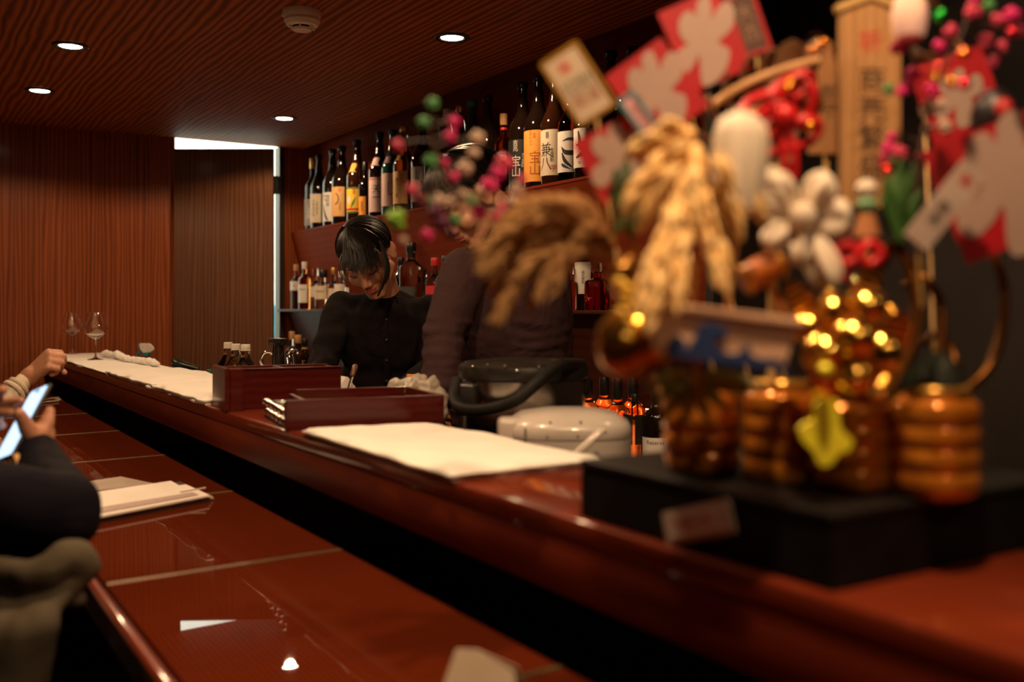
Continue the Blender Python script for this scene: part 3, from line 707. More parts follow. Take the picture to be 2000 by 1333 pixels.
# ================================================================== things on the ledge and counters
def towel(name, label, corners, th=.006, seed=0, n=(34, 20), ripple=.004, wav=.006, z=None, folds=1, m=None, group=None, cat='cloth'):
    """corners: 4 points (x, y) front-near, front-far, back-far, back-near; a soft folded cloth lying flat"""
    z = Z_LEDGE if z is None else z
    c = [V((x, y, 0)) for x, y in corners]
    o = (c[0] + c[1] + c[2] + c[3]) / 4; o.z = z
    t = thing(name, label, cat, o, group=group)
    for f in range(folds):
        bm = bmesh.new(); top = []; bot = []
        sh = .004 * f
        for i in range(n[0] + 1):
            a, b = [], []
            for j in range(n[1] + 1):
                s, q = i / n[0], j / n[1]
                p = (c[0] * (1 - s) + c[1] * s) * (1 - q) + (c[3] * (1 - s) + c[2] * s) * q
                e = mnoise.noise(V((p.x * 9 + seed, p.y * 9, 3.1 + f)))
                e2 = mnoise.noise(V((p.x * 22 + seed, p.y * 14, 7.7 + f)))
                edge = min(s, 1 - s, q, 1 - q)
                w = wav * mnoise.noise(V((s * 7 + seed, q * 7, f * 3.0))) * (1 if edge < .02 else .3)
                p = p + V((w, w * .7, 0)) + V((sh * (.5 - q) * 2, sh * (.5 - s) * 2, 0)) * -1
                lift = max(0, ripple * (e + .45 * e2) + ripple * .35) * min(1, edge * 8 + .25)
                zz = th * (f + 1) + lift
                if edge < .012: zz = th * (f + .55) + lift * .5
                a.append(bm.verts.new((p.x - o.x, p.y - o.y, zz))); b.append(bm.verts.new((p.x - o.x, p.y - o.y, th * f + .0004 + (lift * .6 if f else 0))))
            top.append(a); bot.append(b)
        for i in range(n[0]):
            for j in range(n[1]):
                bm.faces.new((top[i][j], top[i + 1][j], top[i + 1][j + 1], top[i][j + 1])); bm.faces.new((bot[i][j], bot[i][j + 1], bot[i + 1][j + 1], bot[i + 1][j]))
        rim = [(i, 0) for i in range(n[0])] + [(n[0], j) for j in range(n[1])] + [(i, n[1]) for i in range(n[0], 0, -1)] + [(0, j) for j in range(n[1], 0, -1)]
        for k in range(len(rim)):
            (i, j), (i2, j2) = rim[k], rim[(k + 1) % len(rim)]
            bm.faces.new((top[i][j], bot[i][j], bot[i2][j2], top[i2][j2]))
        finish(bm, 'fold', m or M_cloth, t, 60)
    return t
XF = X_LEDGE - .003
towel('towel', 'white cloth spread on the ledge in front of the black box', [(XF, 1.262), (XF + .004, 1.875), (.955, 1.862), (.965, 1.275)], .006, 3, (60, 30), .009, .010, folds=2)
TG = 'white cloths lined up along the far ledge'
towel('towel', 'white cloth on the ledge next to the red wooden organizer, nearest of the far row', [(XF, 2.585), (XF, 3.18), (.975, 3.28), (.975, 2.66)], .008, 11, folds=2, ripple=.011, wav=.012, group=TG)
towel('towel', 'white cloth in the middle of the far row on the ledge, edge lapping its neighbour', [(XF + .002, 3.2), (XF, 3.96), (.97, 4.02), (.975, 3.3)], .009, 23, folds=2, ripple=.010, wav=.012, group=TG)
towel('towel', 'white cloth under the two stemmed glasses at the far end of the ledge', [(XF + .002, 3.985), (XF + .004, 5.70), (.965, 5.72), (.968, 4.04)], .0055, 31, folds=2, ripple=.004, wav=.010, group=TG)
# crumpled cloth
def crumple(name, label, pts, r, m, seed, cat='cloth', voxel=.004, amp=.012, base=None):
    o = sum((V(p) for p in pts), V()) / len(pts)
    if base is not None: o.z = base
    t = thing(name, label, cat, o)
    bm = bmesh.new()
    for p, q in zip(pts, pts[1:]): cap_prim(bm, V(p), V(q), r, r * .85, 12)
    def dsp(co, no):
        e = mnoise.noise(V(co) * 38 + V((seed, 0, 0))) * amp + mnoise.noise(V(co) * 90 + V((0, seed, 0))) * amp * .35
        q = V(no) * e
        return q
    ob = fuse(bm, 'fabric', m, t, voxel, 4, True, .5, dsp)
    lo = (base if base is not None else min(p[2] for p in pts) - r) + .0006
    for v in ob.data.vertices:
        if v.co.z < lo: v.co.z = lo
    return t
zt = Z_LEDGE + .016
crumple('crumpled_towel', 'crumpled white cloth lying beside the stemmed glasses', [on_z(203, 692, zt + .012), on_z(226, 694, zt + .012), on_z(250, 703, zt + .008), on_z(282, 706, zt + .01), on_z(306, 712, zt + .006)], .016, M_cloth, 5, base=Z_LEDGE + .0155, amp=.01)
# stemmed glasses
def wine_glass(u, label):
    x = .80; p = V((x, y_on(u, x), Z_LEDGE + .0145)); d = depth(p)
    t = thing('wine_glass', label, 'glass', p, group='stemmed glasses')
    h = H - (611 - V0) / FPX * d - p.z; s = h / .225
    bm = bmesh.new()
    outer = [(.004, .100), (.012, .101), (.03, .112), (.050, .130), (.058, .143), (.0575, .152), (.050, .175), (.042, .200), (.036, .2245)]
    prof = [(r * s, z * s) for r, z in outer] + [((r - .0018) * s, z * s) for r, z in reversed(outer[2:])] + [(0, .106 * s)]
    lathe(bm, prof, 40); finish(bm, 'bowl', M_glass, t, 60)
    bm = bmesh.new(); lathe(bm, [(r * s, z * s) for r, z in [(.0065, .0992), (.0038, .092), (.0034, .05), (.004, .022), (.008, .010), (.02, .005), (.036, .0022), (.037, .0008), (.036, 0), (0, 0)]][::-1], 32); finish(bm, 'stem', M_glass, t, 60)
wine_glass(141, 'empty stemmed glass on the white cloth, nearer the far end'); wine_glass(187, 'empty stemmed glass on the white cloth, nearer the spray bottle')
# spray bottle
p = work(287, 1.055); d = depth(p); h = H - (671 - V0) / FPX * d - p.z
t = thing('spray_bottle', 'clear spray bottle with a white and teal trigger head', 'bottle', p)
bm = bmesh.new(); b = [(0, .003), (.036, 0), (.04, .01), (.04, h * .50)] + s_curve(.04, h * .50, .014, h * .72) + [(.014, h * .76), (0, h * .76)]; lathe(bm, b, 32); finish(bm, 'body', G_clear, t)
M_teal = mottle(mat('teal_plastic', rough=.35), (.0, .18, .26), (.0, .22, .30), 30)
bm = bmesh.new(); lathe(bm, [(.017, h * .74), (.018, h * .745), (.018, h * .80), (.012, h * .805)], 24); finish(bm, 'collar', M_teal, t)
bm = bmesh.new(); fr = frame_of((0, 0, h * .80), -CR, UP); prism(bm, [(-.035, .012), (-.02, 0), (.016, 0), (.03, .018), (.034, h * .2), (-.012, h * .2), (-.03, .03)], .024, fr @ Matrix.Translation((0, 0, -.012))); bmesh.ops.bevel(bm, geom=bm.edges[:], offset=.003, segments=2, affect='EDGES'); finish(bm, 'trigger_head', C_white, t)
bm = bmesh.new(); tube(bm, [(-CR * -.0) + CR * -.028 + UP * h * .86, CR * -.036 + UP * h * .80, CR * -.052 + UP * h * .70], [.006, .006, .005]); finish(bm, 'trigger', M_teal, t)
bm = bmesh.new(); box(bm, (.012, .014, .014), CR * -.038 + UP * h * .95, (0, 0, -YAW), .002); finish(bm, 'nozzle', M_teal, t)
# tap spout behind the cloths
p = work(362, 1.05); d = depth(p); zt2 = H - (716 - V0) / FPX * d - p.z
t = thing('tap', 'dark rounded tap spout behind the far cloths', 'tap', p)
bm = bmesh.new(); tube(bm, spline([(0, 0, 0), (0, 0, zt2 * .7), CR * .015 + UP * zt2 * .95, CR * .01 + UP * zt2], 4), .012, 12); finish(bm, 'pillar', M_blackgloss, t)
bm = bmesh.new(); tube(bm, spline([CR * -.055 + UP * (zt2 + .006), CR * -.04 + UP * (zt2 + .01), UP * (zt2 + .002), CR * .055 + UP * (zt2 - .012)], 4), [.008, .014, .019, .022, .023, .022, .021, .02, .018, .016, .015, .013, .012], 16); finish(bm, 'spout', mottle(mat('dark_green_chrome', rough=.2, metal=.5), (.02, .03, .022), (.03, .04, .03), 20), t)
# ------------------------------------------------------------------ wooden organizer
A = on_z(431, 803, Z_LEDGE); d0 = depth(A)
org_top = H - (719 - V0) / FPX * d0
hh = org_top - Z_LEDGE
t = thing('wooden_organizer', 'dark red lacquered wooden organizer box standing on the ledge', 'organizer', (A.x + .004, A.y, Z_LEDGE))
ex, ey = V((.995, -.10, 0)).normalized(), V((.10, .995, 0)).normalized()
fr = frame_of((0, 0, .0004), ex, ey)
L, D = .30, .14
def obox(name, lo, hi, parent=t, m=M_box, bev=.002):
    bm = bmesh.new(); box2(bm, lo, hi, bev); bm.transform(fr); return finish(bm, name, m, parent, 0)
obox('end_panel', (0, -.035, 0), (.012, D, hh))
obox('end_block', (.0125, -.035, 0), (.045, .0, hh * .985))
obox('back_panel', (.0125, D - .012, 0), (L, D, hh * .96))
obox('front_panel', (.0455, .005, 0), (L, .017, hh * .93))
obox('divider', (.15, .0175, 0), (.162, D - .0125, hh * .95))
obox('end_panel', (L - .012, .0175, .0), (L, D - .0125, hh * .93))
obox('base', (.0125, .0175, 0), (L - .0125, D - .0125, .008))
obox('top_strip', (.05, .0, hh * .93 + .0003), (L, .02, hh * .96))
# serving tray
FL, FR_, BR, BL = on_z(557, 842, Z_LEDGE), None, None, None
tz = Z_LEDGE + .0617
FR_ = on_z(868, 772, tz); BR = on_z(752, 757, tz)
t = thing('serving_tray', 'deep dark red wooden tray with a thick rim beside the cutlery', 'tray', (FL.x, FL.y, Z_LEDGE))
ex = V((FR_.x - FL.x, FR_.y - FL.y, 0)); TL = ex.length; ex.normalize(); ey = V((-ex.y, ex.x, 0))
TD = .27
fr = frame_of((0, 0, .0004), ex, ey)
hz = .0617
obox('front_wall', (0, 0, 0), (TL, .014, hz), t); obox('back_wall', (.07, TD - .014, 0), (TL, TD, hz), t)
obox('end_wall', (TL - .014, .0145, 0), (TL, TD - .0145, hz), t); obox('end_wall', (.07, .0145, 0), (.082, TD - .0145, hz * .5), t)
obox('base', (.0825, .0145, 0), (TL - .0145, TD - .0145, .01), t)
tray_loc, tray_fr = V((FL.x, FL.y, Z_LEDGE)), fr
def in_tray(x, y, z): return tray_loc + (tray_fr @ V((x, y, z)))
# folded red and green napkin packets in the tray
for k, (x, y, c, nm, lb) in enumerate(((.22, .10, (.55, .03, .03), 'napkin', 'red paper packet lying in the wooden tray'), (.285, .14, (.42, .025, .02), 'napkin', 'dark red paper packet at the far side of the wooden tray'))):
    bm = bmesh.new(); box(bm, (.07, .04, .03), (0, 0, .0155), (0, 0, .3 + k * .5), .004)
    o = finish(bm, nm, mottle(mat('packet_%s' % 'ab'[k], rough=.4), c, tuple(q * 1.2 for q in c), 30), None); o.location = in_tray(x, y, .0104); tag(o, lb, 'napkin')
bm = bmesh.new(); box(bm, (.13, .17, .028), (0, 0, .0145), (0, 0, -.14), .004); o = finish(bm, 'napkin_stack', mottle(mat('grey_napkin', rough=.8), (.20, .17, .14), (.26, .22, .18), 200), None); o.location = in_tray(.152, .12, .0104); tag(o, 'stack of greyish napkins filling the wooden tray', 'napkins')
# cutlery case with teaspoons
t = thing('cutlery_case', 'open clear and black cutlery case at the end of the wooden tray', 'case', (FL.x, FL.y, Z_LEDGE))
fr = tray_fr
M_acr = mat('acrylic', (.9, .9, .88), .05, trans=.9, ior=1.4)
obox('base', (.003, .016, 0), (.0685, TD + .03, .004), t, M_black, .001)
obox('back', (.058, .02, .0042), (.0685, TD + .0265, .05), t, M_box, .001)
SG = 'steel teaspoons in the cutlery case'
spoon0 = None
for row in range(2):
    for k in range(5):
        loc = in_tray(.010, .036 + k * .054 + row * .024, .0045 + .011 + row * .0195)
        if spoon0 is None:
            s0 = thing('teaspoon', 'shiny steel teaspoon lying bowl outwards in the cutlery case', 'spoon', loc, (0, 0, math.atan2(ex.y, ex.x)), SG)
            bm = bmesh.new(); ball(bm, (-.004, 0, 0), (.0105, .0085, .0085), 3); finish(bm, 'bowl', M_chrome, s0)
            bm = bmesh.new(); tube(bm, [(.010, 0, .001), (.022, 0, .002), (.040, 0, .001)], [.003, .0025, .004], 8, flat=.5); finish(bm, 'handle', M_chrome, s0)
            spoon0 = s0
        else:
            s0 = spoon0.copy(); COL.objects.link(s0); s0.location = loc; s0.rotation_euler.z += random.uniform(-.12, .12)
            for ch in list(spoon0.children):
                c = ch.copy(); COL.objects.link(c); c.parent = s0
# cocktail grinder with round handle
p = work(543, 1.05); d = depth(p); top = H - (661 - V0) / FPX * d - p.z
k1 = d / FPX
t = thing('juicer', 'chromed juicer with a black cap and round side handle', 'juicer', p)
M_dkchrome = mottle(mat('dark_chrome', rough=.14, metal=.9), (.10, .09, .08), (.15, .13, .12), 20)
bm = bmesh.new(); lathe(bm, [(0, top - .022), (14 * k1, top - .022), (19 * k1, top - .014), (19 * k1, top - .003), (16 * k1, top), (0, top)], 32); finish(bm, 'cap', C_black, t)
bm = bmesh.new(); lathe(bm, [(0, 0), (.05, 0), (.052, .01), (.045, .03), (.035, top - .11), (.036, top - .1), (13 * k1, top - .085), (12 * k1, top - .05), (10 * k1, top - .03), (10 * k1, top - .0222), (0, top - .0222)], 32); finish(bm, 'body', M_dkchrome, t)
bm = bmesh.new(); tube(bm, [CR * (-19 * k1 + .022 * math.cos(a)) + UP * (top - .07 + .026 * math.sin(a)) for a in [i * PI / 10 + .6 for i in range(18)]], .0055, 10); finish(bm, 'handle', M_chrome, t)
bm = bmesh.new(); lathe(bm, [(.034, 0), (.036, .003), (.036, .009), (.034, .012)], 24, CR * .03 + UP * (top - .085), 0, CR.to_track_quat('Z', 'Y').to_matrix()); ball(bm, CR * .035 + UP * (top - .05), .012, 2); finish(bm, 'spout', M_chrome, t)
# bar tools standing in a holder (blunt dark tools beside the juicer)
p = work(588, 1.037); d = depth(p); top = H - (692 - V0) / FPX * d - p.z
t = thing('tool_holder', 'black holder with dark bar tools beside the juicer', 'holder', p)
bm = bmesh.new(); lathe(bm, [(0, 0), (.032, 0), (.034, top * .75), (.031, top * .75), (.029, .006), (0, .006)], 24); finish(bm, 'cup', M_blackgloss, t)
for k, (dx, dy, hh2) in enumerate(((-.014, .006, 1.0), (.004, -.01, .93), (.014, .012, .86))):
    bm = bmesh.new(); tube(bm, [(dx * .6, dy * .6, .008), (dx, dy, top * .8), (dx * 1.25, dy * 1.25, top * hh2)], [.003, .0035, .006], 10); finish(bm, 'tool', M_dkchrome, t)
# ------------------------------------------------------------------ steel rice warmer pot and white rice cooker
p = at(1022, 700, 2.28); p.z = Z_WORK + .0003; d = depth(p); top = H - (701 - V0) / FPX * d - p.z
rr = 127 / FPX * d
t = thing('steel_pot', 'large steel warming pot with a black lid and black carrying handle', 'pot', p)
M_brush = mottle(mat('brushed_steel', rough=.22, metal=1), (.42, .38, .33), (.52, .47, .42), 30, stretch=(1, 1, .05))
bm = bmesh.new(); lathe(bm, [(0, .01), (rr * .92, .01), (rr * .95, .02), (rr * .95, top - .045), (0, top - .045)], 64); finish(bm, 'body', M_brush, t)
bm = bmesh.new(); lathe(bm, [(0, 0), (rr * .93, 0), (rr * .97, .008), (rr * .97, .026), (0, .026)], 64); finish(bm, 'foot', M_blackgloss, t)
bm = bmesh.new(); lathe(bm, [(rr * .90, top - .0445), (rr * .99, top - .043), (rr, top - .038), (rr, top - .022), (rr * .985, top - .014), (rr * .90, top - .006), (rr * .5, top), (0, top)], 64); finish(bm, 'lid', mottle(mat('lid_plastic', rough=.38), (.012, .010, .008), (.018, .015, .012), 40), t)
bm = bmesh.new(); box(bm, (.05, .07, .075), CR * (-rr * .86) - CF * rr * .42 + UP * (top - .085), (0, 0, -YAW), .01, 3); finish(bm, 'hinge_block', M_blackgloss, t)
bm = bmesh.new(); box(bm, (.05, .07, .05), CR * (rr * .86) + CF * rr * .1 + UP * (top - .06), (0, 0, -YAW), .01, 3); finish(bm, 'hinge_block', M_blackgloss, t)
q = lambda u, v, dd: at(u, v, dd) - p
bm = bmesh.new(); tube(bm, spline([q(893, 742, 2.2), q(887, 776, 2.17), q(900, 797, 2.12), q(945, 801, 2.08), q(1005, 784, 2.06), q(1050, 748, 2.07), q(1078, 722, 2.1), q(1100, 712, 2.13), q(1137, 712, 2.24)], 6), .0125, 14); finish(bm, 'handle', mottle(mat('handle_plastic', rough=.6, spec=.2), (.006, .0055, .005), (.010, .009, .008), 30), t)
for k, (u, v) in enumerate(((903, 717), (956, 712), (993, 714), (1012, 723), (1047, 715))):
    a = at(u, v, 2.16) - p; a2 = V((a.x, a.y, 0)).normalized() * (rr + .0005); a2.z = a.z
    bm = bmesh.new(); ball(bm, a2, .0032, 2); finish(bm, 'rivet', M_chrome, t)
bm = bmesh.new(); box(bm, (.016, .012, .008), at(1140, 711, 2.3) - p + V((0, 0, 0)), (0, 0, -YAW), .002); finish(bm, 'indicator', mat('indicator_red', (.5, .02, .01), .3, emit=(1, .08, .03), emit_s=.6), t)
# rice cooker
p = at(1109, 800, 2.0); p.z = Z_WORK + .0003; d = depth(p); top = H - (796 - V0) / FPX * d - p.z
rr = 124 / FPX * d
t = thing('rice_cooker', 'white rounded rice cooker with a hinged lid and folding handle', 'cooker', p)
M_wp = mottle(mat('white_plastic', rough=.28, coat=.3), (.50, .45, .40), (.56, .5, .45), 8)
def round_body(name, zs, m, seg=56, ax=1.0, ay=.86):
    bm = bmesh.new(); lathe(bm, zs, seg, (0, 0, 0), 3.2, Euler((0, 0, -YAW)).to_matrix(), ax, ay); return finish(bm, name, m, t, 40)
round_body('body', [(0, 0), (rr * .82, 0), (rr * .9, .01), (rr * .97, top * .35), (rr * .985, top - .055), (0, top - .055)], M_wp)
round_body('lid', [(rr * .90, top - .0545), (rr * .975, top - .053), (rr * .985, top - .048), (rr * .98, top - .035), (rr * .93, top - .024), (rr * .75, top - .010), (rr * .4, top - .002), (0, top)], M_wp)
bm = bmesh.new(); box(bm, (.05, .06, .075), CR * (-rr * .90) - CF * rr * .36 + UP * (top - .052), (0, 0, -YAW + .12), .012, 3); finish(bm, 'latch', M_wp, t)
bm = bmesh.new(); box(bm, (.004, .045, .06), CR * (-rr * .90 + .028) - CF * rr * .62 + UP * (top - .06), (0, 0, -YAW), .001); finish(bm, 'seam', mottle(mat('grey_plastic', rough=.5), (.16, .14, .12), (.2, .17, .15), 30), t)
q = lambda u, v, dd: at(u, v, dd) - p
bm = bmesh.new(); tube(bm, spline([q(1178, 842, 1.84), q(1170, 845, 1.832), q(1145, 869, 1.825), q(1118, 893, 1.83), q(1100, 905, 1.84)], 5), .0095, 12, flat=.6); finish(bm, 'handle', M_wp, t)
for u in (1075, 1134):
    a = q(u, 826, 1.86); bm = bmesh.new(); ball(bm, a, .003, 2); finish(bm, 'stud', M_chrome, t)
# plastic bag in front of the woman
M_bag = mottle(mat('cloudy_plastic', (.5, .44, .38), .35, trans=.15), (.36, .31, .26), (.46, .40, .34), 20)
zb = Z_LEDGE
bagp = [at(782, 762, 2.47), at(800, 754, 2.44), at(820, 753, 2.40), at(838, 760, 2.37), at(850, 773, 2.34)]
for q_ in bagp: q_.z = max(q_.z, Z_WORK + .05)
t = crumple('plastic_bag', 'crumpled cloudy plastic bag heaped behind the wooden tray', [V((q_.x, q_.y, z)) for q_ in bagp for z in (Z_WORK + .035, q_.z - .01)], .032, M_bag, 9, 'bag', .005, .018, base=Z_WORK + .0003)
# small carton and bar knife in front of the woman
p = at(672, 757, 2.68); p.z = Z_WORK + .0003
topc = at(672, 736, 2.68).z - p.z
t = thing('drink_carton', 'small white and dark green gable carton in front of the woman', 'carton', p, (0, 0, -YAW + .5))
bm = bmesh.new(); box(bm, (.05, .05, topc * .86), (0, 0, topc * .43), None, .001, 1); finish(bm, 'body', mottle(mat('carton_green', rough=.5), (.006, .02, .012), (.01, .03, .018), 20), t, 0)
bm = bmesh.new(); prism(bm, [(-.025, 0), (.025, 0), (.003, topc * .14), (-.003, topc * .14)], .05, frame_of((0, .025, topc * .8602), (1, 0, 0), UP)); finish(bm, 'gable', P_white, t, 0)
bm = bmesh.new(); box(bm, (.0008, .048, topc * .8), (.0258, 0, topc * .44)); finish(bm, 'white_side', P_white, t, 0)
a, b = at(679, 765, 2.62), at(695, 713, 2.66)
t = thing('bar_knife', 'slim bar knife with a dark wooden handle held upright', 'knife', a)
bm = bmesh.new(); tube(bm, [V(), (b - a) * .55], [.0042, .0048], 10, flat=.3); finish(bm, 'blade', M_chrome, t)
bm = bmesh.new(); tube(bm, [(b - a) * .55, (b - a) * .6, (b - a) * .95, (b - a)], [.005, .007, .0075, .005], 12); finish(bm, 'handle', mottle(mat('knife_wood', rough=.35), (.10, .04, .015), (.16, .07, .03), 60), t)
# ------------------------------------------------------------------ on the low counter
def sheet(name, label, quad, z0, z1, m, cat, parent=None, print_=None):
    c = [on_z(u, v, z0) for u, v in quad]
    bm = bmesh.new(); a = [bm.verts.new((q.x, q.y, z0 + TSL * (q.x - X_TABLE2))) for q in c]; b = [bm.verts.new((q.x, q.y, z1 + TSL * (q.x - X_TABLE2))) for q in c]
    bm.faces.new(a); bm.faces.new(b)
    for k in range(4): bm.faces.new((a[k], a[(k + 1) % 4], b[(k + 1) % 4], b[k]))
    o = finish(bm, name, m, parent, 0, parent is not None)
    if label: tag(o, label, cat)
    return o, c
zc = Z_TABLE
# menu folder of loose sheets
t = thing('menu_folder', 'open menu of cream pages lying on the low counter', 'menu', on_z(300, 985, zc))
P_page = mottle(mat('page', rough=.7), (.84, .78, .72), (.90, .84, .78), 5)
P_edge = mottle(mat('page_edges', rough=.7), (.52, .42, .28), (.60, .50, .34), 300, stretch=(1, 1, 30))
P_lilac = mottle(mat('page_print', rough=.7), (.42, .32, .30), (.5, .38, .36), 60)
sheet('cover', None, [(165, 1024), (421, 977), (352, 942), (100, 975)], zc + .0004, zc + .003, mottle(mat('cover_brown', rough=.5), (.04, .02, .012), (.06, .03, .018), 20), None, t)
for k in range(3):
    z = zc + .0033 + k * .0045
    s = 2.5 * k
    sheet('page_block', None, [(172 + s, 1018 - k * 3), (417 - s * 1.5, 974 - k * 2), (368 - s, 951 - k), (100, 985 - k)], z, z + .0042, P_edge if k < 2 else P_page, None, t)
zp = zc + .0172
lo, _ = sheet('page', None, [(150, 1004), (376, 962), (334, 939), (120, 968)], zp, zp + .0006, P_page, None, t)
lo2, _ = sheet('print_band', None, [(190, 1000), (388, 966), (376, 961), (184, 990)], zp + .0008, zp + .0012, P_lilac, None, t)
sheet('loose_sheet', 'thin grey sheet lying beyond the open menu', [(140, 962), (300, 944), (236, 930), (120, 946)], zc + .0004, zc + .0012, mottle(mat('thin_sheet', rough=.6), (.38, .30, .24), (.44, .36, .29), 12), 'paper')
# slim pen and serving stick on the menu
bm = bmesh.new(); a, b = on_z(352, 962, zc + .022), on_z(402, 953, zc + .028); tube(bm, [V(), b - a], .0018, 8); o = finish(bm, 'pen', mottle(mat('pen_grey', rough=.3), (.3, .22, .18), (.36, .28, .22), 20), None); o.location = a; tag(o, 'slim pale pen resting across the open menu', 'pen')
# chopsticks on the far low counter
for k, (a, b) in enumerate((((64, 782), (115, 777)), ((66, 787), (115, 783)))):
    pa, pb = on_z(*a, zc + .006), on_z(*b, zc + .006); pa.z += TSL * (pa.x - X_TABLE2); pb.z += TSL * (pb.x - X_TABLE2)
    bm = bmesh.new(); tube(bm, [V(), pb - pa], [.0022, .0035], 8); o = finish(bm, 'chopstick', mottle(mat('pale_wood', rough=.5), (.55, .42, .28), (.62, .48, .33), 50), None); o.location = pa
    tag(o, ('pale chopstick on the far low counter, nearer the wall', 'pale chopstick on the far low counter, nearer the phone')[k], 'chopstick', 'pair of chopsticks')
bm = bmesh.new(); pr = on_z(113, 781, zc); pr.z = table_z(pr.x); box(bm, (.012, .045, .0045), (0, 0, .0026), (0, 0, .3), .001); o = finish(bm, 'chopstick_rest', P_white, None); o.location = pr; tag(o, 'small white chopstick rest on the far low counter', 'rest')
# table tent card near the lens
p = on_z(944, 1408, zc); d = depth(p); hh = at(944, 1264, d).z - zc; p.z = table_z(p.x) + .0006
t = thing('tent_card', 'small cream tent card with faint print standing on the low counter', 'card', p, (0, 0, -YAW - .35))
w2 = .052
for sgn, nm in ((-1, 'front'), (1, 'back')):
    bm = bmesh.new(); prism(bm, [(-w2, 0), (w2, 0), (w2 * .72, hh * .80), (-w2 * .12, hh), (-w2 * .6, hh * .98)], .0008, frame_of((0, sgn * hh * .3, 0), (1, 0, 0), V((0, -sgn * .3, 1)))); o = finish(bm, nm, P_cream, t, 0)
    if sgn < 0:
        for k, (x, y, r_) in enumerate(((-.006, .35, .008), (.016, .30, .006))):
            bm = bmesh.new(); bmesh.ops.create_circle(bm, cap_ends=True, segments=20, radius=r_); flat_print(bm, 'print_mark', mat('faint_print', (.32, .22, .16), .7), frame_of((x, sgn * hh * .3, hh * y + .001), (1, 0, 0), V((0, .3, 1))) @ Matrix.Translation((0, hh * y * .0, .0012)), o, False)
# ================================================================== people
def orient(fwd_h, pitch, roll=0):
    """head axes: x = the person's right, y = forward, z = up; pitch nods down, roll tips the crown to the person's right"""
    f0 = V(fwd_h).normalized()
    f = f0 * math.cos(pitch) - UP * math.sin(pitch)
    u = UP * math.cos(pitch) + f0 * math.sin(pitch)
    r = f.cross(u)
    u2 = u * math.cos(roll) + r * math.sin(roll)
    r2 = f.cross(u2)
    return Matrix((r2, f, u2)).transposed()
def xf(c, M): return lambda x, y, z: V(c) + M @ V((x, y, z))
def head_prims(bm, c, M, female=True):
    P = xf(c, M); rot = M
    def e(x, y, z, r, extra=None): ball(bm, P(x, y, z), r, 3, rot if extra is None else rot @ extra)
    e(0, -.012, .030, (.074, .093, .084))
    e(0, .026, -.020, (.063, .066, .085))
    e(0, .030, .040, (.060, .060, .050))
    j = .046 if female else .054
    for s in (-1, 1):
        cap_prim(bm, P(s * j, .0, -.055), P(s * .014, .066, -.098), .022, .017)
        e(s * .037, .056, -.032, (.026, .028, .028))
        cap_prim(bm, P(s * .014, .084, .020), P(s * .046, .070, .018), .0105, .0085)
        e(s * .031, .0765, -.001, (.0165, .011, .0095))
        e(s * .011, .096, -.040, (.0085, .0095, .0075))
        Me = Euler((0, s * -.25, s * .35)).to_matrix()
        e(s * .074, -.008, -.006, (.007, .019, .031), Me)
        e(s * .079, -.013, .004, (.005, .017, .022), Me)
    e(0, .070, -.101, (.020, .017, .015))
    e(0, .078, -.066, (.026, .015, .020))
    cap_prim(bm, P(0, .088, .010), P(0, .1055, -.034), .0075, .0105)
def face_parts(root, c, M, lipcol=(.34, .07, .06)):
    P = xf(c, M)
    m_lip = mat('lips_%d' % int(lipcol[0] * 100), lipcol, .4)
    bm = bmesh.new()
    for z, t, w in ((-.0615, .0055, .021), (-.0695, .0065, .018)):
        tube(bm, spline([P(-w, .084, z - .001), P(-w * .5, .0915, z + .001), P(0, .0935, z - .0005), P(w * .5, .0915, z + .001), P(w, .084, z - .001)], 4), [t * q for q in (.25, .5, .7, .85, .95, 1, 1, 1, .95, 1, 1, .95, .85, .7, .5, .35, .25)], 8)
    finish(bm, 'lips', m_lip, root, 60, True)
    for s in (-1, 1):
        bm = bmesh.new(); tube(bm, spline([P(s * .015, .0835, -.006), P(s * .024, .0885, -.009), P(s * .034, .0875, -.009), P(s * .046, .0790, -.005)], 4), .0013, 6); finish(bm, 'eyelashes', M_hair, root, 60, True)
        bm = bmesh.new(); tube(bm, spline([P(s * .013, .0945, .021), P(s * .028, .0935, .026), P(s * .046, .0800, .022)], 4), [.0016] + [.0024] * 7 + [.0012], 6); finish(bm, 'eyebrow', M_hair, root, 60, True)
M_hair = mat('black_hair', (.006, .004, .003), .42)
def hair_bump():
    n, l, b = nodes(M_hair)
    b.inputs['Specular IOR Level'].default_value = .32
    return
hair_bump()
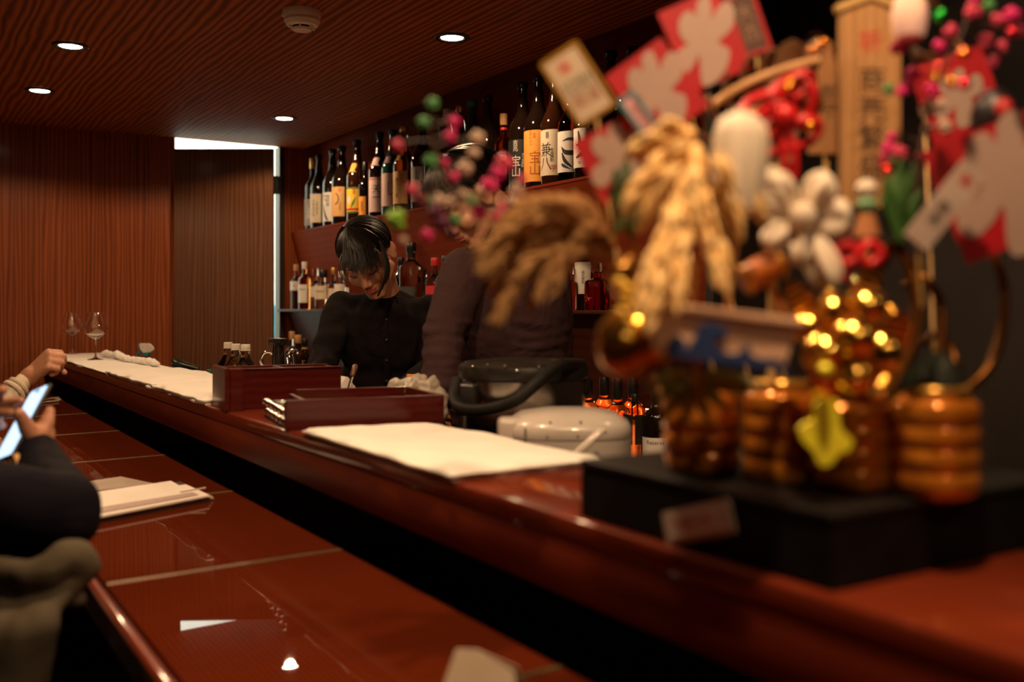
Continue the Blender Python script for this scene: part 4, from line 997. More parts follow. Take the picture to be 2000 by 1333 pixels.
def hair(root, c, M, ends, apex=(0, -.02, 1), n=420, rad=(.084, .104, .094), cen=(0, -.012, .030), lift=(1.0, 1.06), w=.0030, jitter=.12, seg=9, seed=1, name='hair'):
    """ends(phi) -> polar angle in degrees of the hairline; strands run from the parting to it"""
    rnd = random.Random(seed); P = xf(c, M)
    cen = V(cen); ap = V(apex).normalized()
    def tip(ph, de=0.0):
        th = R(ends(ph) + de); return V((math.sin(th) * math.sin(ph), math.sin(th) * math.cos(ph), math.cos(th)))
    def arc(E, t):
        om = math.acos(max(-1, min(1, ap.dot(E)))); so = math.sin(om)
        return ap if so < 1e-4 else ap * (math.sin((1 - t) * om) / so) + E * (math.sin(t * om) / so)
    def put(dv, l2=1.0): return P(*(cen + V((dv.x * rad[0], dv.y * rad[1], dv.z * rad[2])) * l2))
    bm = bmesh.new(); N, K = 40, 14
    rings = [[bm.verts.new(put(arc(tip(2 * PI * k / N, -2), i / K))) for k in range(N)] for i in range(K + 1)]
    for a, b in zip(rings, rings[1:]):
        for k in range(N): bm.faces.new((a[k], a[(k + 1) % N], b[(k + 1) % N], b[k]))
    bmesh.ops.remove_doubles(bm, verts=bm.verts, dist=.0001)
    for s in range(n):
        ph0 = rnd.uniform(0, 2 * PI); E = tip(ph0, rnd.uniform(-8, 6)); k0 = rnd.uniform(.0, .3); dph = rnd.uniform(-jitter, jitter); lf = rnd.uniform(*lift)
        side = ap.cross(E); pts, rr = [], []
        for i in range(seg + 1):
            t = i / seg; dv = (arc(E, k0 + (1 - k0) * t) + side * dph * math.sin(PI * t) * .5).normalized()
            pts.append(put(dv, 1.0 + (lf - 1) * math.sin(PI * min(1, .15 + t * .75))))
            rr.append(w * (.5 + .7 * math.sin(PI * min(.95, .1 + t * .9))))
        tube(bm, pts, rr, 4, False, .5)
    return finish(bm, name, M_hair, root, 70, True)
def hand_prims(bm, w, fdir, back, thumb_side, curl=(.5, .7, .5), s=1.0, thumb_in=.2, spread=.05, tl=1.0):
    """w wrist, fdir towards the fingers, back out of the back of the hand; thumb_side +1 / -1 along fdir x back"""
    y = V(fdir).normalized(); z = V(back); z = (z - y * z.dot(y)).normalized(); x = y.cross(z) * thumb_side
    P = lambda a, b, c_: V(w) + (x * a + y * b + z * c_) * s
    kn = [(.029, .086), (.010, .091), (-.010, .086), (-.028, .077)]
    ln = [.070, .079, .073, .056]
    cap_prim(bm, P(0, -.03, 0), P(0, .01, 0), .026 * s, .027 * s)
    for i, (kx, ky) in enumerate(kn):
        cap_prim(bm, P(kx * .62, .008, -.002), P(kx, ky, 0), .0165 * s, .0115 * s)
        p = P(kx, ky, 0); a = 0; dirx = spread * (1.5 - i)
        for f, cu, r0, r1 in ((.46, curl[0], .0098, .0088), (.30, curl[1], .0088, .0078), (.24, curl[2], .0078, .0066)):
            a += cu * (1 + .08 * i)
            d_ = (y * math.cos(a) - z * math.sin(a) + x * dirx * math.cos(a)).normalized()
            p2 = p + d_ * ln[i] * f * s
            cap_prim(bm, p, p2, r0 * s, r1 * s); p = p2
    a, b, c_, d_ = P(.020, .018, -.006), P(.046, .046, -.014), P(.052 - thumb_in * .03, .046 + .032 * tl, -.020 - thumb_in * .03), P(.046 - thumb_in * .05, .046 + .056 * tl, -.024 - thumb_in * .05)
    cap_prim(bm, a, b, .017 * s, .0135 * s); cap_prim(bm, b, c_, .0125 * s, .0105 * s); cap_prim(bm, c_, d_, .0105 * s, .0085 * s)
def limb(bm, pts, radii):
    for p, q, a, b in zip(pts, pts[1:], radii, radii[1:]): cap_prim(bm, p, q, a, b)
def cloth_mat(name, c1, c2, scale=60, wr=12):
    m = mat(name, c1, .85, sheen=0, spec=.12)
    n, l, b = nodes(m)
    tc = n.new('ShaderNodeTexCoord'); t = n.new('ShaderNodeTexNoise'); t.inputs['Scale'].default_value = wr; t.inputs['Detail'].default_value = 2; t.inputs['Distortion'].default_value = 1.2
    t2 = n.new('ShaderNodeTexNoise'); t2.inputs['Scale'].default_value = 700
    l.new(tc.outputs['Object'], t.inputs['Vector']); l.new(tc.outputs['Object'], t2.inputs['Vector'])
    r = n.new('ShaderNodeValToRGB'); r.color_ramp.elements[0].color = (*c1, 1); r.color_ramp.elements[1].color = (*c2, 1)
    l.new(t2.outputs['Fac'], r.inputs[0]); l.new(r.outputs[0], b.inputs['Base Color'])
    bp = n.new('ShaderNodeBump'); bp.inputs['Strength'].default_value = .55; bp.inputs['Distance'].default_value = .014
    l.new(t.outputs['Fac'], bp.inputs['Height']); l.new(bp.outputs[0], b.inputs['Normal'])
    return m
M_shirt = cloth_mat('black_shirt', (.0045, .0025, .003), (.007, .0045, .005))
M_mauve = cloth_mat('mauve_shirt', (.034, .016, .0175), (.046, .023, .025), wr=16)
M_navy = cloth_mat('navy_jacket', (.0045, .004, .008), (.0075, .0065, .012), wr=9)
M_cream_knit = cloth_mat('cream_knit', (.62, .52, .40), (.70, .60, .47), wr=20)
M_trousers = cloth_mat('dark_trousers', (.012, .011, .012), (.018, .016, .018))
M_coat = cloth_mat('grey_wool', (.085, .068, .046), (.115, .094, .065), wr=8)
M_shoe = mat('black_shoe', (.012, .011, .010), .4)
def folds(amp=.004, f=26, seed=0, vert=1.0):
    def d_(co, no):
        e = mnoise.noise(V((co.x * f + seed, co.y * f, co.z * f * vert)))
        e2 = mnoise.noise(V((co.x * f * .45 + seed, co.y * f * .45, co.z * f * .9 * vert + 5)))
        return V(no) * (amp * e + amp * 1.4 * e2)
    return d_
def legs(root, hip, width, right, shoes=True, floor=0.0, fwd=V((-1, 0, 0))):
    bm = bmesh.new()
    ball(bm, V(hip) + UP * .02, (width * 1.05, width * .85, .11), 3)
    feet = []
    for s in (-1, 1):
        h0 = V(hip) + right * s * width * .55; k = V((h0.x, h0.y, hip[2] * .54)) + fwd * .02; a = V((h0.x, h0.y, .09))
        limb(bm, [h0, k, a], [.085, .06, .048]); feet.append(a)
    fuse(bm, 'trousers', M_trousers, root, .014, 3)
    for a in feet:
        bm = bmesh.new(); ball(bm, V((a.x, a.y, .045)) + fwd * .05, (.12, .05, .045), 3, Matrix((fwd, UP.cross(fwd), UP)).transposed()); 
        for v in bm.verts: v.co.z = max(v.co.z, .002)
        finish(bm, 'shoe', M_shoe, root, 60, True)

# ------------------------------------------------------------------ woman behind the bar
WD = 3.05
hc = at(718, 500, WD)
MH = orient(-CF * math.cos(R(6)) - CR * math.sin(R(6)), R(40), R(15))
hipw = at(748, 602, 3.24); hipw.z = .80
wom = thing('person', 'woman in a black shirt leaning over her work behind the bar, head bowed', 'person', (hipw.x, hipw.y, 0))
nb = at(757, 590, 3.20)
sR, sL = at(668, 596, 3.20), at(838, 604, 3.20)
eR, eL = at(632, 704, 3.06), at(846, 722, 3.10)
wR, wL = at(626, 752, 2.92), at(792, 764, 2.94)
bm = bmesh.new()
head_prims(bm, hc, MH, True)
PW = xf(hc, MH)
cap_prim(bm, PW(0, -.035, -.055), nb, .046, .046)
cap_prim(bm, nb, at(752, 680, 3.20), .045, .05)
for s, e, w in ((sR, eR, wR), (sL, eL, wL)):
    limb(bm, [nb - UP * .045, s - UP * .012, e, w], [.03, .030, .028, .022])
hand_prims(bm, wR, at(636, 800, 2.90) - wR, UP + CF * -.3, -1, (.5, .6, .4), .92)
hand_prims(bm, wL, at(762, 808, 2.90) - wL, UP + CF * -.3, 1, (.5, .7, .5), .92)
fuse(bm, 'body', M_skin, wom, .0032, 4)
face_parts(wom, hc, MH)
def ends_w(ph):
    # 0 = front, +-90 = sides, 180 = back
    a = abs((math.degrees(ph) + 180) % 360 - 180)
    if a < 52: return 84 - a * .02
    if a < 84: return 83 + (a - 52) * .50
    return min(134, 99 + (a - 84) * .75)
hair(wom, hc, MH, ends_w, apex=(.22, .05, 1), n=620, seed=3, w=.0027, rad=(.080, .101, .084))
bm = bmesh.new(); ball(bm, PW(0, -.118, -.015), (.038, .030, .042), 3, MH); finish(bm, 'hair_bun', M_hair, wom, 70, True)
bm = bmesh.new()
rnd = random.Random(4)
def lock(pts, n, w, sp):
    for k in range(n):
        o = V((rnd.uniform(-1, 1), rnd.uniform(-1, 1), rnd.uniform(-1, 1))) * sp
        P_ = [V(p) + o * (1 if i else .3) for i, p in enumerate(pts)]
        q = spline(P_, 5); tube(bm, q, [w * (1 - .75 * i / len(q)) for i in range(len(q))], 4, False, .6)
lock([at(676, 478, 2.985), at(665, 508, 2.955), at(664, 530, 2.945), at(672, 545, 2.94), at(683, 553, 2.94)], 7, .0022, .004)
lock([at(672, 490, 2.97), at(669, 520, 2.95), at(674, 540, 2.945)], 6, .002, .005)
lock([at(742, 470, 2.95), at(752, 505, 2.93), at(753, 535, 2.925), at(748, 556, 2.925), at(738, 578, 2.925)], 9, .0022, .003)
lock([at(746, 475, 2.955), at(757, 510, 2.94), at(757, 535, 2.935), at(752, 552, 2.93)], 12, .0024, .005)
for k in range(130):
    u0 = 670 + 84 * k / 129 + rnd.uniform(-2, 2); en = 531 - abs(u0 - 706) * .10 + rnd.choice((-11, -6, -3, 0, 2, 4)) + rnd.uniform(-3, 3)
    top = 694 + (u0 - 706) * .62
    bow = rnd.uniform(-4, 4); dz = rnd.uniform(-.006, .004)
    lock([at(top, 468 + rnd.uniform(-10, 6) + abs(u0 - 706) * .12, 2.962 + dz), at(u0 * .7 + top * .3 + bow, 502, 2.938 + dz), at(u0 + bow * .6 + (u0 - 712) * .05, en, 2.932 + dz)], 1, .0019, .0008)
finish(bm, 'fringe', M_hair, wom, 70, True)
# shirt
bm = bmesh.new()
ch = at(753, 662, 3.20)
ball(bm, ch, (.158, .105, .165), 3, Euler((0, 0, -YAW)).to_matrix())
ball(bm, at(752, 740, 3.22), (.140, .10, .20), 3, Euler((0, 0, -YAW)).to_matrix())
ball(bm, hipw + UP * .03, (.15, .11, .14), 3, Euler((0, 0, -YAW)).to_matrix())
cap_prim(bm, nb - UP * .02, sR - UP * .012, .055, .050); cap_prim(bm, nb - UP * .02, sL - UP * .012, .055, .050)
limb(bm, [sR - UP * .008, eR, wR], [.056, .046, .036]); limb(bm, [sL - UP * .008, eL, wL], [.056, .047, .037])
fuse(bm, 'shirt', M_shirt, wom, .007, 4, True, .5, folds(.0045, 24, 3))
# collar standing round the neck and falling open at the throat
bm = bmesh.new(); cc = nb + UP * .006 - CF * .004; prev = None
for k in range(33):
    ang = R(34) + R(292) * k / 32            # open towards the throat
    front = abs(k / 32 - .5) * 2
    dr = -CF * math.cos(ang) + CR * math.sin(ang)
    ri, hgt = .056, .034 - .022 * front
    ruf = .0025 * math.sin(k * 3.1)
    cur = [bm.verts.new(cc + dr * rr_ + UP * z) for rr_, z in ((ri, -.02), (ri - .003, hgt * .6), (ri, hgt), (ri + .012 + ruf, hgt * .55), (ri + .024 + ruf, -.008 - .022 * front), (ri + .010, -.02))]
    if prev:
        for i in range(5): bm.faces.new((prev[i], prev[i + 1], cur[i + 1], cur[i]))
    prev = cur
finish(bm, 'collar', M_shirt, wom, 70, True)
bm = bmesh.new(); tube(bm, spline([at(754, 612, 3.118), at(755, 650, 3.098), at(756, 700, 3.104), at(756, 750, 3.12)], 8), .010, 8, flat=.4); finish(bm, 'placket', M_shirt, wom, 60, True)
for v in (625, 665, 705, 745):
    bm = bmesh.new(); ball(bm, at(755, v, {625: 3.106, 665: 3.091, 705: 3.099, 745: 3.113}[v]), (.005, .0025, .005), 2, Euler((0, 0, -YAW)).to_matrix()); finish(bm, 'button', M_blackgloss, wom, 60, True)
legs(wom, hipw, .125, CR, fwd=-CF)

# ------------------------------------------------------------------ man behind the festive display
hm = at(917, 387, 2.60)
MM = orient(-CR * .88 - CF * .47, R(40), R(0))
hipm = at(1000, 602, 2.80); hipm.z = .86
man = thing('person', 'man in a dark mauve shirt behind the bar, face hidden by the pink blossom', 'person', (hipm.x, hipm.y, 0))
nm = at(965, 492, 2.68)
mR, mL = at(908, 528, 2.62), at(1072, 545, 2.80)
meR, meL = at(866, 650, 2.52), at(1085, 690, 2.80)
mwR, mwL = at(862, 748, 2.44), at(1045, 770, 2.66)
bm = bmesh.new(); head_prims(bm, hm, MM, False)
PM = xf(hm, MM)
cap_prim(bm, PM(0, -.035, -.055), nm, .052, .054); cap_prim(bm, nm, at(980, 600, 2.74), .05, .06)
for s, e, w in ((mR, meR, mwR), (mL, meL, mwL)): limb(bm, [nm - UP * .055, s - UP * .012, e, w], [.035, .034, .032, .025])
hand_prims(bm, mwR + CF * .014, at(852, 800, 2.47) - mwR, UP - CF * .3, -1, s=.82); hand_prims(bm, mwL, at(1020, 800, 2.64) - mwL, UP - CF * .3, 1)
fuse(bm, 'body', M_skin, man, .0042, 3)
face_parts(man, hm, MM, (.26, .06, .05))
def ends_m(ph):
    a = abs((math.degrees(ph) + 180) % 360 - 180)
    return 78 + max(0, a - 40) * .22 if a < 120 else min(126, 96 + (a - 120) * .6)
hair(man, hm, MM, ends_m, n=460, seed=8, w=.003, lift=(1.02, 1.12), rad=(.086, .110, .094))
bm = bmesh.new()
RM = Euler((0, 0, -YAW)).to_matrix()
ball(bm, at(985, 635, 2.74), (.185, .14, .22), 3, RM); ball(bm, at(990, 760, 2.78), (.17, .12, .24), 3, RM); ball(bm, hipm + UP * .03, (.17, .125, .15), 3, RM)
cap_prim(bm, nm - UP * .035, mR - UP * .005, .062, .060); cap_prim(bm, nm - UP * .035, mL - UP * .005, .062, .060)
limb(bm, [mR - UP * .004, meR, mwR - UP * .02], [.064, .055, .050]); limb(bm, [mL - UP * .004, meL, mwL], [.064, .054, .044])
def mfold(co, no):
    z = co.z
    k = 1.0 if z < H - .03 else .12
    e = mnoise.noise(V((co.x * 14, co.y * 14, z * 52))) * .0075 * k + mnoise.noise(V((co.x * 9 + 4, co.y * 9, z * 7))) * .007
    return V(no) * e
fuse(bm, 'shirt', M_mauve, man, .007, 4, True, .5, mfold)
bm = bmesh.new(); cc = nm - CR * .004; prev = None
for k in range(29):
    ang = R(-36) + R(296) * k / 28; dr = -CF * math.cos(ang) + CR * math.sin(ang); front = abs(k / 28 - .5) * 2
    cur = [bm.verts.new(cc + dr * rr_ + UP * z) for rr_, z in ((.062, -.02), (.060, .03 - .02 * front), (.064, .040 - .024 * front), (.078, .02 - .012 * front), (.094, -.018 - .03 * front), (.076, -.02))]
    if prev:
        for i in range(5): bm.faces.new((prev[i], prev[i + 1], cur[i + 1], cur[i]))
    prev = cur
finish(bm, 'collar', M_mauve, man, 70, True)
legs(man, hipm, .135, CR, fwd=-CF)

# ------------------------------------------------------------------ customers (mostly outside the frame)
def customer(label, shR, elR, wrR, shL, elL, wrL, pelvis, hcen, jacket, shirt_r=(.062, .054, .043), hands=None, seed=0, knee_y=0):
    t = thing('person', label, 'person', (pelvis.x, pelvis.y, 0))
    neck = (shR + shL) / 2 + UP * .05
    bm = bmesh.new()
    Mh = orient((1, .0, 0), R(18))
    head_prims(bm, hcen, Mh, False); Ph = xf(hcen, Mh)
    cap_prim(bm, Ph(0, -.035, -.055), neck, .056, .066); cap_prim(bm, neck, (neck + pelvis) / 2, .05, .06)
    limb(bm, [neck - UP * .04, shR, elR, wrR], [.035, .034, .026, .022]); limb(bm, [neck - UP * .04, shL, elL, wrL], [.035, .034, .026, .022])
    hands(bm)
    fuse(bm, 'body', M_skin, t, .0042, 2)
    face_parts(t, hcen, Mh, (.28, .07, .06))
    hair(t, hcen, Mh, ends_m, n=140, seed=seed, w=.004)
    bm = bmesh.new()
    mid = (neck + pelvis) / 2
    ball(bm, (neck * 2 + pelvis) / 3, (.115, .175, .17), 3); ball(bm, mid - UP * .08, (.12, .165, .2), 3); ball(bm, pelvis + UP * .06, (.13, .17, .13), 3)
    cap_prim(bm, neck - UP * .015, shR, .068, shirt_r[0]); cap_prim(bm, neck - UP * .015, shL, .068, shirt_r[0])
    limb(bm, [shR, elR, elR.lerp(wrR, .93)], shirt_r); limb(bm, [shL, elL, elL.lerp(wrL, .93)], shirt_r)
    fuse(bm, 'jacket', jacket, t, .008, 3, True, .5, folds(.005, 18, seed))
    bm = bmesh.new()
    for s in (-1, 1):
        hp = pelvis + V((.02, s * .09, 0)); kn = pelvis + V((.44, s * .10, .03)); an = V((kn.x - .03, kn.y, .09))
        limb(bm, [hp, kn, an], [.085, .065, .05])
    ball(bm, pelvis, (.14, .17, .10), 3); fuse(bm, 'trousers', M_trousers, t, .014, 3)
    for s in (-1, 1):
        bm = bmesh.new(); ball(bm, (pelvis.x + .47, pelvis.y + s * .10, .045), (.13, .05, .045), 3)
        for v in bm.verts: v.co.z = max(v.co.z, .002)
        finish(bm, 'shoe', M_shoe, t, 60, True)
    return t, neck
def stool(x, y, top, label):
    t = thing('bar_stool', label, 'stool', (x, y, 0))
    bm = bmesh.new(); lathe(bm, [(0, top - .06), (.17, top - .06), (.185, top - .045), (.185, top - .015), (.16, top), (0, top)], 32); finish(bm, 'seat', M_blackgloss, t)
    for k in range(4):
        a = PI / 4 + k * PI / 2; bm = bmesh.new(); tube(bm, [(.12 * math.cos(a), .12 * math.sin(a), top - .06), (.17 * math.cos(a), .17 * math.sin(a), .0)], .013, 10); finish(bm, 'leg', M_black, t)
    bm = bmesh.new(); tube(bm, [(.15 * math.cos(a), .15 * math.sin(a), .2) for a in [i * PI / 12 for i in range(25)]], .009, 8, False); finish(bm, 'foot_ring', M_black, t)
# phone in the hands of the near customer
PD = 1.78
ptl, ptr, pbr = at(52, 766, PD + .05), at(98, 748, PD - .005), at(38, 860, PD - .075)
Lv = (ptr - pbr); Wv = (ptr - ptl); ly = Lv.normalized(); wx = (Wv - ly * Wv.dot(ly)).normalized()
plen, pwid = .148, .068
fr = frame_of(ptr - ly * plen / 2 - wx * pwid / 2, wx, ly)
if (fr.to_3x3() @ V((0, 0, 1))).dot(-fr.translation + V((0, 0, H))) < 0: fr = frame_of(fr.translation, -wx, ly)
ph = thing('smartphone', 'black smartphone with a glowing pale blue screen held by the customer in navy', 'phone', fr.translation, fr.to_euler())
bm = bmesh.new(); box(bm, (pwid, plen, .008), (0, 0, -.004), None, .003, 3); finish(bm, 'case', M_blackgloss, ph)
def rrect(w, h, r, n=6):
    out = []
    for cx, cy, a0 in ((w / 2 - r, h / 2 - r, 0), (-w / 2 + r, h / 2 - r, 90), (-w / 2 + r, -h / 2 + r, 180), (w / 2 - r, -h / 2 + r, 270)):
        for k in range(n + 1): a = R(a0 + 90 * k / n); out.append((cx + r * math.cos(a), cy + r * math.sin(a)))
    return out
bm = bmesh.new(); prism(bm, rrect(pwid - .006, plen - .007, .006), .0006, Matrix.Translation((0, 0, .0002)))
m_scr = mat('phone_screen', (.02, .02, .02), .2, emit=(.52, .74, 1.0), emit_s=1.7)
finish(bm, 'screen', m_scr, ph, 0)
bm = bmesh.new(); prism(bm, rrect(.018, .005, .0024), .0004, Matrix.Translation((0, plen / 2 - .010, .001))); finish(bm, 'camera_cutout', M_blackgloss, ph, 0)
shR, elR, wrR = V((-.12, 1.70, H - .20)), at(126, 1002, 1.54), at(70, 882, 1.74)
shL, elL, wrL = V((-.14, 2.02, H - .19)), at(-170, 905, 1.85), at(-70, 822, 1.80)
def hands1(bm):
    ws = at(70, 878, 1.745)
    # fingers behind the phone
    for k in range(4):
        o = fr.to_3x3() @ V((0, -.018 * k + .012, -.014))
        a, b, c_ = at(86, 852, 1.76), at(95, 826, 1.755), at(97, 803, 1.765)
        s_ = V((0, 0, 0)) + ly * (-.017 * k)
        cap_prim(bm, a + s_ * .6, b + s_, .012, .0105); cap_prim(bm, b + s_, c_ + s_, .0105, .009); cap_prim(bm, c_ + s_, c_ + s_ - wx * .03 - (fr.to_3x3() @ V((0, 0, 1))) * .018, .009, .0075)
    cap_prim(bm, ws, at(80, 850, 1.755), .026, .024); cap_prim(bm, ws, at(66, 855, 1.735), .025, .022)
    cap_prim(bm, at(66, 858, 1.73), at(52, 834, 1.715), .018, .0145); cap_prim(bm, at(52, 834, 1.715), at(38, 808, 1.70), .0135, .0105)
    # left hand: forefinger tapping the screen, the others folded
    w = wrL
    cap_prim(bm, w, at(-40, 808, 1.76), .026, .027)
    tips = ((at(-28, 795, 1.735), at(12, 786, 1.72), at(42, 783, 1.712)), (at(-28, 806, 1.735), at(4, 806, 1.72), at(24, 808, 1.712)), (at(-30, 817, 1.735), at(-6, 822, 1.725), at(4, 832, 1.735)), (at(-34, 828, 1.74), at(-14, 836, 1.735), at(-10, 846, 1.745)))
    for a, b, c_ in tips:
        cap_prim(bm, w, a, .018, .0115); cap_prim(bm, a, b, .0105, .0090); cap_prim(bm, b, c_, .0088, .0072)
    cap_prim(bm, at(-50, 815, 1.74), at(-14, 772, 1.71), .016, .012); cap_prim(bm, at(-14, 772, 1.71), at(6, 762, 1.70), .0115, .0092)
pel1 = V((-.30, 1.86, .50))
c1, _ = customer('customer in a navy jacket seated at the low counter, holding a phone', shR, elR, wrR, shL, elL, wrL, pel1, V((-.10, 1.87, H + .035)), M_navy, (.064, .056, .042), hands1, 5)
bm = bmesh.new(); tube(bm, spline([at(31, 888, 1.67), at(35, 897, 1.668), at(37, 906, 1.668)], 3), .006, 8, flat=.5); finish(bm, 'strap_tab', P_tan, c1, 60, True)
stool(-.30, 1.86, .40, 'black stool under the customer in navy')
# grey coat bundled over the lap
coat = thing('coat', 'grey woollen coat bundled over the lap of the customer in navy', 'coat', at(70, 1180, 1.46))
bm = bmesh.new()
ridge = [at(-60, 1105, 1.46), at(0, 1112, 1.44), at(58, 1124, 1.42), at(98, 1112, 1.42), at(128, 1084, 1.43), at(150, 1084, 1.44), at(164, 1110, 1.45)]
low = [at(-60, 1240, 1.40), at(0, 1235, 1.38), at(45, 1236, 1.38), at(72, 1226, 1.39), at(96, 1194, 1.41), at(128, 1156, 1.43), at(156, 1130, 1.445)]
for a, b in zip(ridge, ridge[1:]): cap_prim(bm, a, b, .018, .018)
for a, b in zip(low, low[1:]): cap_prim(bm, a, b, .012, .012)
inner = [a.lerp(b, .5) + CF * .030 for a, b in zip(ridge, low)]
for i in range(len(ridge) - 1):
    for s in (0, .25, .5, .75, 1):
        r_, m_, l_ = ridge[i].lerp(ridge[i + 1], s), inner[i].lerp(inner[i + 1], s), low[i].lerp(low[i + 1], s)
        cap_prim(bm, r_, m_, .016, .012); cap_prim(bm, m_, l_, .012, .012)
fold2 = [at(-40, 1150, 1.43), at(30, 1142, 1.42), at(62, 1150, 1.415), at(104, 1172, 1.42), at(140, 1180, 1.43)]
for a, b in zip(fold2, fold2[1:]): cap_prim(bm, a + CF * .022, b + CF * .022, .015, .013)
for k in (0, 1, 2, 3): cap_prim(bm, low[k], V((low[k].x - .03, low[k].y + .06, .59)), .03, .05)
fuse(bm, 'wool', M_coat, coat, .006, 4, True, .5, folds(.006, 14, 2))
# second customer: only the raised hand and cream sleeve are in the frame
w2 = at(56, 738, 2.80); k2 = at(92, 706, 2.79)
def hands2(bm):
    hand_prims(bm, w2, k2 - w2, UP * .5 - CR * .5 - CF * .8, -1, (1.0, 1.2, .7), .98, .9, .0, .35)
    hand_prims(bm, V((.16, 3.42, Z_TABLE + .06)), (1, 0, 0), UP, 1, (.5, .6, .5))
e2 = at(-95, 872, 2.62); sh2 = V((-.30, 2.98, H - .12))
c2, _ = customer('customer in a cream knit, one raised hand reaching over the far low counter', sh2, e2, w2, V((-.30, 3.34, H - .12)), V((-.08, 3.42, Z_TABLE + .07)), V((.13, 3.42, Z_TABLE + .055)), V((-.46, 3.16, .50)), V((-.24, 3.16, H + .13)), M_cream_knit, (.05, .040, .029), hands2, 9)
for k, f in enumerate((.86, .80)):
    c_ = e2.lerp(w2, f); bm = bmesh.new(); lathe(bm, [(.029 + .004 * k, -.006), (.033 + .003 * k, -.003), (.033 + .003 * k, .004), (.029 + .003 * k, .007)], 24, c_, 0, (w2 - e2).to_track_quat('Z', 'Y').to_matrix()); finish(bm, 'cuff', M_cream_knit, c2, 60, True)
stool(-.46, 3.16, .40, 'black stool under the customer in cream')
# ================================================================== festive display at the near end of the ledge
# ---- black display box
xb0, xb1, yb0, yb1 = .703, 1.065, .593, .971
BH = .0695
ZB = Z_LEDGE + BH + .0003
dis = thing('display_box', 'long matt black box on the ledge carrying the festive ornaments', 'box', ((xb0 + xb1) / 2, (yb0 + yb1) / 2, Z_LEDGE))
bm = bmesh.new(); box2(bm, (xb0, yb0, Z_LEDGE + .0003), (xb1, yb1, Z_LEDGE + BH - .010), .003); finish(bm, 'body', M_black, dis, 0, True)
bm = bmesh.new(); box2(bm, (xb0 - .001, yb0 - .001, Z_LEDGE + BH - .0098), (xb1 + .001, yb1 + .001, Z_LEDGE + BH), .003); finish(bm, 'lid', mottle(mat('black_lid', rough=.5, spec=.25), (.005, .004, .004), (.008, .007, .006), 20), dis, 0, True)
# senjafuda style sticker plate leaning on the box front
q = [on_x(u, v, xb0 - .004) for u, v in ((1293, 1001), (1425, 972), (1437, 1042), (1306, 1066))]
sx = (q[1] - q[0]); sc = (q[0] + q[1] + q[2] + q[3]) / 4
fr = frame_of(sc, sx, q[0] - q[3])
if (fr.to_3x3() @ V((0, 0, 1))).x > 0: fr = frame_of(sc, -sx, q[0] - q[3])
sw, sh_ = ((q[1] - q[0]).length + (q[2] - q[3]).length) / 2, ((q[0] - q[3]).length + (q[1] - q[2]).length) / 2
st = thing('name_plate', 'tilted pale name plate with red characters on the front of the black box', 'plate', sc)
bm = bmesh.new(); prism(bm, rrect(sw, sh_, .004), .0025, fr @ Matrix.Translation((0, 0, -.001))); pl = finish(bm, 'plate', mottle(mat('plate_grey', rough=.5), (.62, .54, .48), (.68, .6, .53), 30), st, 0, True)
bm = bmesh.new(); prism(bm, rrect(sw * .88, sh_ * .70, .003), .0008, fr @ Matrix.Translation((0, 0, .0016))); pl = finish(bm, 'paper', mottle(mat('plate_paper', rough=.6), (.86, .76, .68), (.92, .82, .74), 30), st, 0, True)
b2 = text_bm('千客万来', sh_ * .42); b2.transform(Matrix.Diagonal((1.02, 1.15, 1, 1))); flat_print(b2, 'lettering', INK_RED, fr @ Matrix.Translation((-sw * .06, 0, .0025)), pl)
b2 = text_bm('開運', sh_ * .16, True); flat_print(b2, 'lettering', INK_BROWN, fr @ Matrix.Translation((sw * .36, 0, .0025)), pl)

# ---- ribbed amber jars
M_jar = mottle(mat('amber_jar', rough=.2, metal=.45, coat=.5), (.55, .17, .014), (.74, .27, .03), 14)
JG = 'ribbed amber jars on the black box'
def jar(u, vb, dpt, w, vt, label, round_=False):
    p = at(u, vb, dpt); p.z = ZB; k = dpt / FPX; r = w / 2 * k; h = (vb - vt) * k
    t = thing('amber_jar', label, 'jar', p, group=JG)
    prof = [(0, 0), (r * .80, 0), (r * .90, h * .03)]
    n = 4
    for i in range(n):
        z0 = h * (.05 + .82 * i / n); dz = h * .82 / n
        bul = (.92 + .10 * math.sin(PI * (i + .5) / n)) if round_ else .97
        prof += [(r * bul, z0 + dz * .08), (r * (bul + .012), z0 + dz * .45), (r * bul, z0 + dz * .84), (r * (bul - .04), z0 + dz * .95)]
    prof += [(r * .80, h * .89), (r * .74, h * .92), (0, h * .92)]
    bm = bmesh.new(); lathe(bm, prof, 40, sq=3.0 if not round_ else 0); finish(bm, 'body', M_jar, t, 60)
    bm = bmesh.new(); lathe(bm, [(0, h * .9203), (r * .82, h * .9203), (r * .84, h * .935), (r * .84, h * .985), (r * .8, h), (0, h)], 32); finish(bm, 'lid', mottle(mat('gold_lid', rough=.25, metal=.7), (.60, .30, .05), (.75, .42, .09), 30), t)
    return t
jar(1372, 932, 1.105, 152, 752, 'ribbed amber jar wrapped in green sprigs, farthest along the box', True)
jar(1524, 944, 1.04, 128, 745, 'narrow ribbed amber jar under the wooden treasure boat')
jar(1668, 954, .995, 142, 762, 'ribbed amber jar behind the yellow charm')
jar(1826, 966, .962, 150, 752, 'ribbed amber jar nearest the dark end of the box')

